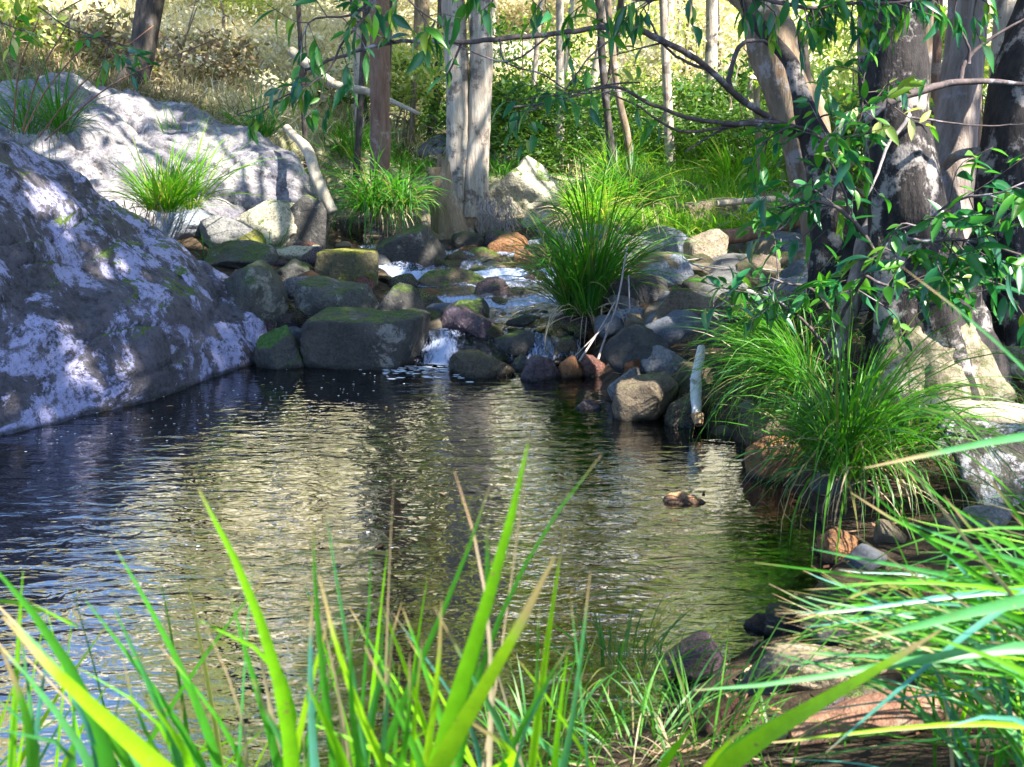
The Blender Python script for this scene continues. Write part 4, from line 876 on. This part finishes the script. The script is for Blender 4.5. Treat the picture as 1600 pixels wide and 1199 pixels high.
# many more thinner blades of the sprawling tussock, one object each
t = thing('grass_tussock', 'dense near tussock of many thin arching blades filling the corner by the red plank', 'grass tussock', (1.35, 1.95, .38))
for k in range(230):
    r0 = np.array([1.35, 1.85, .36]) + rng.uniform(-.5, .5, 3) * (1, .8, .15)
    tx, ty = rng.uniform(1190, 1640), rng.uniform(800, 1200)
    if tx < 1350 and ty < 900: ty += 150
    if 1200 < tx < 1500 and 1060 < ty: ty -= 190
    Yd = rng.uniform(1.5, 2.1); e = at(tx, ty, Yd); md = (r0 + e) / 2 + np.array([0, 0, rng.uniform(.05, .22)])
    mt_ = rng.choice([Gg, Gg, Te, Bl, Bb, 'blade', St, 'blade'], p=[.2, .15, .15, .06, .08, .16, .1, .1])
    blade_obj([r0, md, e], rng.uniform(.004, .009), mt_, t, rng.uniform(-.9, .9))
t = tussock('taller dense green tussock behind the sprawling one beside the speckled boulder', (1.75, 2.6, .4), 420, .8, .008, .5, 1.3, 71)

# ------------------------------------------------------------------ branches with leaves
def leafmesh(name, L, W, mat, droop=.2):
    u = np.linspace(0, 1, 7); wv = np.sin(np.pi * np.clip(u, 0, 1) ** .8) * W / 2; wv[0] = .0015; wv[-1] = .0005
    zc = -droop * L * u ** 2; V = []
    for i in range(7): V += [(-wv[i], u[i] * L, zc[i] + wv[i] * .45), (0, u[i] * L, zc[i]), (wv[i], u[i] * L, zc[i] + wv[i] * .45)]
    b = (np.arange(6) * 3)[:, None] + np.array([0, 1])[None]
    return mesh_np(name, V, np.stack([b, b + 1, b + 4, b + 3], -1).reshape(-1, 4), M[mat], True)
LF = [leafmesh('leaf', .10, .033, 'leaf_dark', .15), leafmesh('leaf', .115, .036, 'leaf_dark', .35), leafmesh('leaf', .08, .032, 'leaf_dark', .1), leafmesh('leaf', .11, .026, 'leaf_dark', .45), leafmesh('leaf', .09, .03, 'leaf_fresh', .2), leafmesh('leaf', .06, .022, 'leaf_fresh', .1)]
LG = [leafmesh('leaf', .09, .032, 'leaf_lime', .15), leafmesh('leaf', .08, .03, 'blade_green', .2)]
def add_leaf(P, dirn, parent, meshes, s):
    o = obj('leaf', meshes[rng.integers(len(meshes))], parent); d = Vector(dirn).normalized()
    q = d.to_track_quat('Y', 'Z') @ Euler((0, rng.normal(0, .7), 0)).to_quaternion()
    o.rotation_mode = 'QUATERNION'; o.rotation_quaternion = q; o.location = tuple(np.array(P) - np.array(parent.location)); o.scale = (s, s, s); return o
def bough(parent, pts, rad, mat='twig', twigs=0, tl=.25, leaves=6, meshes=LF, ls=1.0, seed=0, down=.3, endleaves=0, name='branch', cnt=[0]):
    P = [at(*p) for p in pts]; L = sum(np.linalg.norm(P[i + 1] - P[i]) for i in range(len(P) - 1))
    C = spline(P, max(12, int(L * 30)))
    C2 = C + np.cumsum(rng.normal(0, .004, C.shape), 0) * .5
    V, Q_ = tube_np(C2, [rad, rad * .35], len(C2), 8, .12, seed); V, Q_ = fixq(V, Q_)
    obj(name, mesh_np(name, V - np.array(parent.location), Q_, M[mat], True), parent)
    tw = []
    for k in range(twigs):
        i = int(len(C) * rng.uniform(.2, .98)); i = min(i, len(C) - 2); s = C2[i]; d = C[i + 1] - C[i]; d /= np.linalg.norm(d) + 1e-9
        a = d * .6 + rng.normal(0, .6, 3); a[2] -= down * .6; a /= np.linalg.norm(a); ln = tl * rng.uniform(.5, 1.3)
        e = s + a * ln; md = (s + e) / 2 + rng.normal(0, ln * .1, 3); tw.append(tube_np([s, md, e], [max(.0022, rad * .35), .0012], 8, 5))
        for j in range(leaves):
            u = .35 + .65 * (j + rng.uniform(0, .6)) / leaves; p = s + (e - s) * min(u, 1) + (md - (s + e) / 2) * 2 * (1 - abs(2 * u - 1)) * .5
            dv = a * .5 + rng.normal(0, .55, 3); dv[2] -= down; add_leaf(p, dv, parent, meshes, ls * rng.uniform(.7, 1.2))
    if tw:
        V, Q_ = merge(tw); o = obj('twigs', mesh_np('twigs', V - np.array(parent.location), Q_, M[mat], True), parent); o['kind'] = 'stuff'
    return C2
# limbs of the leaning tree crossing the upper picture
tl_ = GR['lean'][0]
bough(tl_, [(1240, 205, 6.2), (1170, 165, 5.9), (1110, 110, 5.6), (1040, 70, 5.4), (980, 45, 5.3), (900, 50, 5.2), (820, 60, 5.1), (760, 68, 5.0), (690, 72, 4.9), (610, 72, 4.8), (530, 90, 4.7), (470, 110, 4.6)], .018, twigs=4, leaves=5)
bough(tl_, [(1240, 212, 6.2), (1180, 195, 5.9), (1090, 185, 5.7), (1030, 165, 5.6), (960, 135, 5.5), (880, 150, 5.4), (800, 165, 5.3)], .014, twigs=2, leaves=5)
bough(tl_, [(1170, 165, 5.95), (1140, 130, 5.9), (1150, 75, 5.9), (1175, 60, 6.1), (1215, 62, 6.4)], .018, twigs=0)
bough(tl_, [(1200, 188, 6.0), (1130, 200, 5.8), (1060, 205, 5.6), (1000, 165, 5.5), (950, 145, 5.4)], .010, twigs=0)
bough(tl_, [(1290, 230, 6.2), (1240, 195, 6.0), (1170, 190, 5.9), (1120, 205, 5.8), (1070, 235, 5.7)], .012)
bough(tl_, [(980, 45, 5.3), (930, 80, 5.25), (900, 120, 5.2), (870, 160, 5.1), (820, 175, 5.0)], .006, twigs=9, tl=.22, leaves=4)
bough(tl_, [(1110, 110, 5.6), (1060, 90, 5.5), (1020, 50, 5.4), (1000, 10, 5.3)], .009)
bough(tl_, [(860, 55, 5.15), (800, 95, 5.0), (740, 80, 4.9), (700, 60, 4.9)], .005)
bough(tl_, [(780, 60, 5.0), (790, 100, 5.0), (850, 120, 5.0), (900, 150, 5.0), (990, 150, 5.2)], .005)
bough(tl_, [(1245, 215, 6.3), (1290, 180, 6.1), (1350, 195, 5.6)], .008)
# charred tree branch
tc_ = GR['char'][0]
bough(tc_, [(1350, 185, 4.9), (1400, 155, 4.9), (1460, 135, 4.95), (1520, 128, 5.0), (1620, 136, 5.1)], .024)
bough(tc_, [(1500, 128, 5.0), (1510, 95, 5.0), (1550, 60, 5.0), (1620, 20, 5.0)], .013)
bough(tc_, [(1512, 100, 5.0), (1508, 70, 5.0), (1490, 30, 5.0)], .009)
bough(tc_, [(1410, 165, 4.9), (1420, 182, 4.9), (1385, 230, 4.9), (1370, 270, 4.85), (1350, 310, 4.8)], .012, mat='twig_pale')
bough(tc_, [(1418, 182, 4.9), (1460, 190, 4.9), (1540, 198, 4.9), (1620, 190, 4.9)], .006)
# leafy sapling in front of the trees
rs = at(1290, 560, 4.9)
sap = thing('leafy_sapling', 'leafy glossy dark green sapling spreading before the charred trunk', 'sapling', tuple(rs))
for q, (pts, tw) in enumerate([([(1290, 560, 4.9), (1310, 500, 4.7), (1350, 430, 4.5), (1390, 370, 4.3), (1440, 350, 4.2)], 8), ([(1370, 400, 4.4), (1330, 340, 4.3), (1290, 320, 4.3), (1220, 330, 4.3)], 8),
        ([(1390, 370, 4.3), (1450, 380, 4.2), (1520, 380, 4.1), (1600, 400, 4.0)], 10), ([(1310, 500, 4.7), (1270, 450, 4.6), (1230, 440, 4.6), (1200, 430, 4.6)], 7), ([(1290, 540, 4.85), (1250, 500, 4.7), (1210, 470, 4.6), (1190, 455, 4.6)], 6),
        ([(1350, 430, 4.5), (1400, 450, 4.4), (1460, 430, 4.3), (1540, 440, 4.2), (1590, 460, 4.2)], 7), ([(1440, 350, 4.2), (1500, 310, 4.1), (1560, 300, 4.0), (1610, 280, 4.0)], 6), ([(1330, 340, 4.3), (1310, 270, 4.2), (1290, 230, 4.2), (1320, 190, 4.2)], 7)]):
    bough(sap, pts, .011 - .0007 * q, twigs=int(tw * 1.45), tl=.27, leaves=6, ls=1.12, seed=q, down=.35)
sap2 = thing('leafy_sapling', 'lighter leafy sapling reaching up in front of the bright bush beside the charred trunk', 'sapling', tuple(at(1300, 330, 4.6)))
for q, (pts, tw, me_) in enumerate([([(1300, 330, 4.6), (1320, 250, 4.5), (1345, 180, 4.4), (1350, 110, 4.4)], 8, LF + LG), ([(1320, 250, 4.5), (1280, 215, 4.5), (1240, 200, 4.5), (1190, 230, 4.5)], 7, LF), ([(1330, 220, 4.5), (1380, 190, 4.4), (1390, 120, 4.4)], 5, LG + LF)]):
    bough(sap2, pts, .008, twigs=tw, tl=.2, leaves=5, meshes=me_, seed=q, ls=.95)
# leaves hanging from above
ov = thing('overhanging_bough', 'dark hanging leaf sprays dangling over the reddish trunk from above', 'bough', tuple(at(620, -80, 4.2)))
bough(ov, [(620, -80, 4.2), (580, 10, 4.2), (540, 60, 4.2), (510, 110, 4.2), (440, 150, 4.2), (370, 175, 4.2)], .006, twigs=13, tl=.18, leaves=6, ls=.8, down=.6)
bough(ov, [(600, -40, 4.2), (560, 20, 4.2), (490, 30, 4.2), (470, 70, 4.2)], .006, twigs=8, tl=.18, leaves=4, down=.7)
bough(ov, [(620, -60, 4.2), (640, 0, 4.2), (690, 40, 4.2)], .005, twigs=7, tl=.15, leaves=4, down=.7)
ov2 = thing('overhanging_bough', 'dark leaf fringe hanging across the top above the leaning tree', 'bough', tuple(at(1100, -120, 4.4)))
bough(ov2, [(1100, -120, 4.4), (1150, -20, 4.4), (1250, 15, 4.4), (1330, 10, 4.4), (1450, 5, 4.3), (1560, 0, 4.3)], .01, twigs=36, tl=.16, leaves=6, ls=.85, down=.8)
bough(ov2, [(1100, -120, 4.4), (1060, -10, 4.4), (990, 5, 4.4), (860, -5, 4.4), (740, -5, 4.4)], .008, twigs=16, tl=.16, leaves=4, down=.7)
ov3 = thing('overhanging_bough', 'pale green leafy spray floating before the thin dark saplings', 'bough', tuple(at(1000, 130, 4.9)))
bough(ov3, [(1000, 130, 4.9), (950, 135, 4.9), (880, 150, 4.8), (820, 160, 4.8)], .005, twigs=9, tl=.2, leaves=3, meshes=LF + LG, ls=1.0, down=.5)
ov4 = thing('overhanging_bough', 'faint light green leaf spray before the dark trunk on the dry bank', 'bough', tuple(at(60, 10, 6)))
bough(ov4, [(60, 10, 6), (110, 45, 6), (160, 58, 6), (200, 70, 6)], .005, twigs=8, tl=.2, leaves=4, meshes=LG + LF, down=.2)
bough(ov4, [(-60, 0, 6), (10, 40, 6), (40, 50, 6)], .005, twigs=6, tl=.15, leaves=4, meshes=LG, down=.2)

# tall dry grass stalks above the big boulder
t = thing('seeding_grass', 'tall thin brown grass stalks leaning over the huge boulder', 'grass stalks', tuple(at(40, 215, 7.6)))
for a, b, c in (((35, 205), (60, 120), (115, 22)), ((38, 207), (80, 130), (180, 22)), ((60, 215), (130, 130), (240, 40)), ((70, 220), (180, 130), (340, 60)), ((20, 205), (30, 110), (60, 30))):
    tube('stalk', [at(*a, 7.6), at(*b, 7.5), at(*c, 7.4)], [.006, .004], 'log_red', t, 14, 5, 0)

# ------------------------------------------------------------------ logs and sticks
def log(name, lab, pts, rads, mat, seed=0, seg=16, n=40, amp=.1, cat='log'):
    P = [at(*p) for p in pts]; o = tube(name, P, rads, mat, None, n, seg, amp, seed); o['label'] = lab; o['category'] = cat; return o
t = thing('white_log', 'short white peeled log standing on end against the cobbles at the waterline', 'log', tuple(at(1090, 660, 5.75)))
tube('log_body', [at(1089, 655, 5.75), at(1088, 600, 5.9), at(1096, 543, 6.1)], [.026, .030, .025], 'log_white', t, 50, 18, .22, 2, nfreq=9)
tube('knot', [at(1088, 600, 5.88), at(1079, 592, 5.86)], [.014, .006], 'log_white', t, 6, 8, .2, 4)
tube('broken_end', [at(1092, 664, 5.72), at(1090, 648, 5.76)], [.02, .034], 'heartwood', t, 8, 12, .2, 3)
log('fallen_branch', 'smooth white fallen branch curving down the end of the pale slab', [(448, 200, 11.0), (480, 235, 10.4), (495, 280, 10.0), (520, 332, 9.9)], [.035, .05, .055, .05], 'log_pale', 3, cat='branch')
log('fallen_branch', 'brown fallen branch lying on the grass behind the reddish trunk', [(455, 80, 14), (520, 130, 13.5), (580, 145, 13.3), (655, 178, 13)], [.06, .055, .04, .02], 'log_pale', 4, cat='branch')
log('bark_log', 'reddish brown bark covered log lying behind the round tan cobble', [(1125, 372, 9.3), (1170, 366, 9.4), (1225, 352, 9.6), (1290, 335, 9.8)], [.07, .06, .06, .05], 'log_red', 5)
log('bark_log', 'thin pale brown pole lying above the boxy boulder', [(1120, 318, 10.3), (1200, 312, 10.4), (1280, 306, 10.6)], [.03, .03, .02], 'log_pale', 6)
log('mossy_log', 'weathered log lying on the rock ledge at the mossy tree foot', [(1395, 628, 4.75), (1470, 640, 4.7), (1560, 650, 4.7), (1650, 655, 4.7)], [.05, .06, .06, .05], 'log_pale', 7, amp=.2)
log('fallen_branch', 'short mossy branch stub resting beside the bright sand under the mossy tree', [(1540, 568, 5.3), (1590, 580, 5.3), (1660, 600, 5.3)], [.03, .035, .04], 'bark_moss', 8, cat='branch')
log('fallen_branch', 'crooked grey limb resting between the fibrous trunk and the dark rough trunk', [(1475, 262, 5.9), (1500, 242, 5.8), (1550, 237, 5.7), (1620, 234, 5.6)], [.02, .025, .028, .03], 'bark_brown', 9, cat='branch')
o = log('red_plank', 'flat red brown weathered plank lying under the near blades', [(1235, 1150, 2.3), (1330, 1130, 2.3), (1430, 1108, 2.3), (1520, 1092, 2.3)], [.035, .05, .05, .02], 'log_red', 10, cat='plank')
t = thing('forked_stick', 'thin white forked dead stick standing before the tall tussock', 'stick', tuple(at(920, 590, 7.0)))
for q, pts in enumerate([[(925, 590, 7.0), (945, 530, 7.2), (965, 470, 7.3), (980, 385, 7.4)], [(905, 565, 7.0), (940, 510, 7.2), (962, 470, 7.3)], [(982, 430, 7.4), (984, 485, 7.3)], [(895, 560, 7.0), (925, 530, 7.1), (950, 505, 7.2)]]):
    tube('twig', [at(*p) for p in pts], [.010 - .002 * q, .006 - .001 * q], 'twig_pale', t, 16, 6, .1, q)
# tangle of dead twigs on the stony bank
tg = []
for k in range(60):
    s = hit(rng.uniform(1090, 1330), rng.uniform(360, 520)) + (0, 0, .12); a = rng.uniform(0, 6.28); ln = rng.uniform(.2, .6)
    e = s + np.array([math.cos(a) * ln, math.sin(a) * ln, rng.uniform(-.05, .15)]); tg.append(tube_np([s, (s + e) / 2 + rng.normal(0, .04, 3), e], [.006, .002], 8, 5))
V, Q_ = merge(tg); o = obj('dead_twigs', mesh_np('dead_twigs', V, Q_, M['twig_pale'], True)); o['kind'] = 'stuff'; o['label'] = 'tangle of dead twigs on the stony bank'; o['category'] = 'twigs'

# ------------------------------------------------------------------ bushes and ground cover behind
def bush(lab, px, py, Y, rad, mat, n=2600, ls=.08, seed=0, group=None):
    c = at(px, py, Y); z = tz(c[0], c[1]); t = thing('bush', lab, 'bush', (c[0], c[1], z), group)
    p = blob_points((0, 0, c[2] - z), rad, n, 700 + seed, 26, .25); p = p[p[:, 2] > -.1]
    V, Q_ = leafcloud(p, ls, 800 + seed, .4, .15); obj('foliage', mesh_np('foliage', V, Q_, M[mat]), t)['kind'] = 'stuff'
    st_ = [tube_np([(0, 0, -.1), rng.normal(0, .15, 3) + (0, 0, rad[2] * .6), rng.normal(0, rad[0] * .4, 3) + (0, 0, c[2] - z)], [.025, .015, .006], 8, 5) for _ in range(5)]
    V, Q_ = merge(st_); obj('stems', mesh_np('stems', V, Q_, M['bark_brown'], True), t); return t
BU = [('bright lime bush filling the gap between leaning and charred trunks', 1330, 110, 11, (.9, .8, .8), 'leaf_lime'), ('dark bush mound under the curved branch', 1165, 165, 14, (.8, .8, .6), 'leaf_mid'),
      ('yellow green scrub behind the thin saplings', 950, 110, 18, (1.8, 1, 1.0), 'leaf_lime'), ('green scrub behind the white lit trunk', 820, 110, 18, (1.2, 1, .9), 'leaf_mid'), ('dry yellow scrub below the forked branch', 1100, 100, 17, (1.3, 1, .9), 'leaf_straw'),
      ('low dark green scrub above the rock shelf', 900, 180, 15, (1.2, .8, .45), 'leaf_mid'), ('green shrub between reddish trunk and twin trunks', 640, 110, 16, (.8, .7, .6), 'leaf_lime'), ('lime bush glimpsed between charred and fibrous trunks', 1455, 120, 12, (.7, .6, 1.0), 'leaf_lime'),
      ('lime bush glimpsed beside the pale brown trunk', 1540, 120, 11, (.6, .6, 1.0), 'leaf_lime'), ('dry bracken mound on the bright bank', 470, 90, 16, (1.1, .8, .5), 'leaf_straw'), ('small yellow green shrub over the dry bank corner', 15, 45, 13, (.8, .6, .4), 'leaf_lime'),
      ('brown dry shrub beside the dark stout trunk', 110, 90, 13.5, (1.1, .6, .5), 'dry_brown'), ('dry brown shrub right behind the dark stout trunk', 290, 95, 14.5, (1.0, .7, .45), 'dry_brown'), ('pale dry shrub near the white far trunk', 350, 60, 19, (1.2, 1, .7), 'leaf_straw'),
      ('low green shrub at the foot of the bright grass slope', 760, 165, 15.5, (.9, .6, .4), 'leaf_mid'), ('tall olive shrub behind the slim grey trunk', 1060, 60, 21, (1.6, 1, 1.3), 'leaf_lime'), ('shaded shrub low behind the knotted trunk', 1345, 250, 9, (.6, .5, .5), 'leaf_mid')]
for q, (lab, px, py, Y, rad, mt) in enumerate(BU): bush(lab, px, py, Y, rad, mt, 2200, .11, q)
for q in range(16):
    a = rng.uniform(-1, 1); Y = rng.uniform(20, 30); x = a * Y * .6; c = obj
    z = tz(x, Y); t = thing('bush', 'rounded scrub bush on the sunny slope beyond the creek', 'bush', (x, Y, z), 'scrub bushes on the sunny slope')
    o = obj('foliage', crownv[q % 5][0 if q % 3 else 2], t); o.location = (0, 0, .7); o.scale = (.8, .7, .45); o['kind'] = 'stuff'

def ground_grass(name, lab, n, xr, yr, L, mat, seed, cond=None, W=.012):
    r = np.random.default_rng(seed); x, y = r.uniform(*xr, n), r.uniform(*yr, n)
    k = fbm(np.stack([x * .6, y * .6, x * 0], -1), 3, seed) > -.15
    if cond is not None: k &= cond(x, y)
    k &= segdist(x, y, CH, False) > .6; x, y = x[k], y[k]; n = len(x)
    V, Q_ = blades_np((0, 0, 0), n, L, W, .4, 1.5, seed, upr=1.1, rbase=0, seg=3)
    V = V.reshape(n, -1, 3); V = V + np.stack([x, y, terr(x, y)], -1)[:, None]; V = V.reshape(-1, 3)
    o = obj(name, mesh_np(name, V, Q_, M[mat])); o['kind'] = 'stuff'; o['label'] = lab; o['category'] = 'grass'
ground_grass('dry_grass', 'dry straw coloured grass covering the sunny bank', 42000, (-9, 1), (13.3, 22), .42, 'leaf_straw', 3, W=.016)
ground_grass('dry_grass', 'dry yellow grass over the far slope', 40000, (-18, 20), (20, 38), .6, 'leaf_straw', 4, W=.035)
ground_grass('green_grass', 'green grass under the trees beyond the stream', 42000, (-2.5, 9), (11.6, 20), .36, 'blade', 5, W=.014)
ground_grass('green_grass', 'lime sunlit grass in the clearing behind the stony bank', 16000, (1.0, 5), (10.3, 14), .4, 'tuft_lime', 6, W=.012)
ground_grass('green_grass', 'patchy green grass on the left bank above the slab', 5000, (-7, -2), (9.2, 13), .3, 'blade', 7, W=.009)
ground_grass('dry_grass', 'tangled brown dry bracken and grass on the bank above the slab', 26000, (-9, -1.2), (11.2, 14.5), .4, 'dry_brown', 9, W=.012)
ground_grass('green_grass', 'sparse grass on the grove floor', 6000, (1.8, 6), (4, 9.5), .25, 'blade', 8, W=.007)
FL = [leafmesh('floating_leaf', .09, .03, 'leaf_litter', 0), leafmesh('floating_leaf', .07, .03, 'blade_straw', 0)]
# leaf litter
r = np.random.default_rng(12); n = 26000; x, y = r.uniform(-7, 7, n), r.uniform(1.2, 14, n); k = ~inpoly(x, y, POOL) & (segdist(x, y, CH, False) > .5); x, y = x[k], y[k]
P = np.stack([x, y, terr(x, y) + .012], -1); V, Q_ = leafcloud(P, .06, 5, .35, 0); V = V.reshape(-1, 4, 3); V[..., 2] = (V[..., 2] - P[:, None, 2]) * .25 + P[:, None, 2]
o = obj('leaf_litter', mesh_np('leaf_litter', V.reshape(-1, 3), Q_, M['leaf_litter'])); o['kind'] = 'stuff'; o['label'] = 'dry leaf litter on the banks'; o['category'] = 'leaf litter'
# foam streaks along the shore and flecks on the water
parts = []
V, Q_ = [], []
for k in range(400):
    if k >= 260: px, py = rng.uniform(600, 775), 0; py = 572 + abs(rng.normal(0, 7)) - (px - 690) * .0; s = rng.uniform(.004, .016)
    elif k < 120: px, py = rng.normal(400, 120), rng.uniform(585, 860); px = min(px, 640); s = rng.uniform(.002, .006)
    elif k < 150: px, py = rng.uniform(560, 720), rng.uniform(568, 590); s = rng.uniform(.004, .012)
    elif k < 260: px, py = rng.uniform(20, 560), 0; py = 676 - .155 * px + rng.normal(0, 18) + 12; s = rng.uniform(.002, .006)
    p = onz(px, py, .004)
    a = np.linspace(0, 6.28, 7)[:-1]; b = len(V)
    for aa in a: V.append((p[0] + s * (2.2 if k >= 260 else 1.5) * math.cos(aa), p[1] + s * math.sin(aa), .004))
    V += [tuple(p[:2]) + (.006,)]
    for j in range(3): Q_.append((b + 2 * j, b + 2 * j + 1, b + (2 * j + 2) % 6, b + 6))
o = obj('foam_flecks', mesh_np('foam_flecks', V, Q_, M['foam'])); o['kind'] = 'stuff'; o['label'] = 'tiny white foam flecks drifting on the dark pool'; o['category'] = 'foam'

for k in range(34):
    p = onz(rng.uniform(60, 1180), rng.uniform(600, 1000), .003) if k < 22 else onz(rng.uniform(60, 520), 0, .003) if 0 else onz(rng.normal(430, 120), rng.uniform(585, 700), .003)
    if not inpoly(np.array([p[0]]), np.array([p[1]]), POOL)[0]: continue
    o = obj('floating_leaf', FL[k % 2]); o.location = (p[0], p[1], .004); o.rotation_euler = (0, 0, rng.uniform(0, 6.28)); o.scale = (.5,) * 3
    o['label'] = 'small dead leaf floating on the rippled pool'; o['category'] = 'leaf'; o['group'] = 'dead leaves floating on the pool'
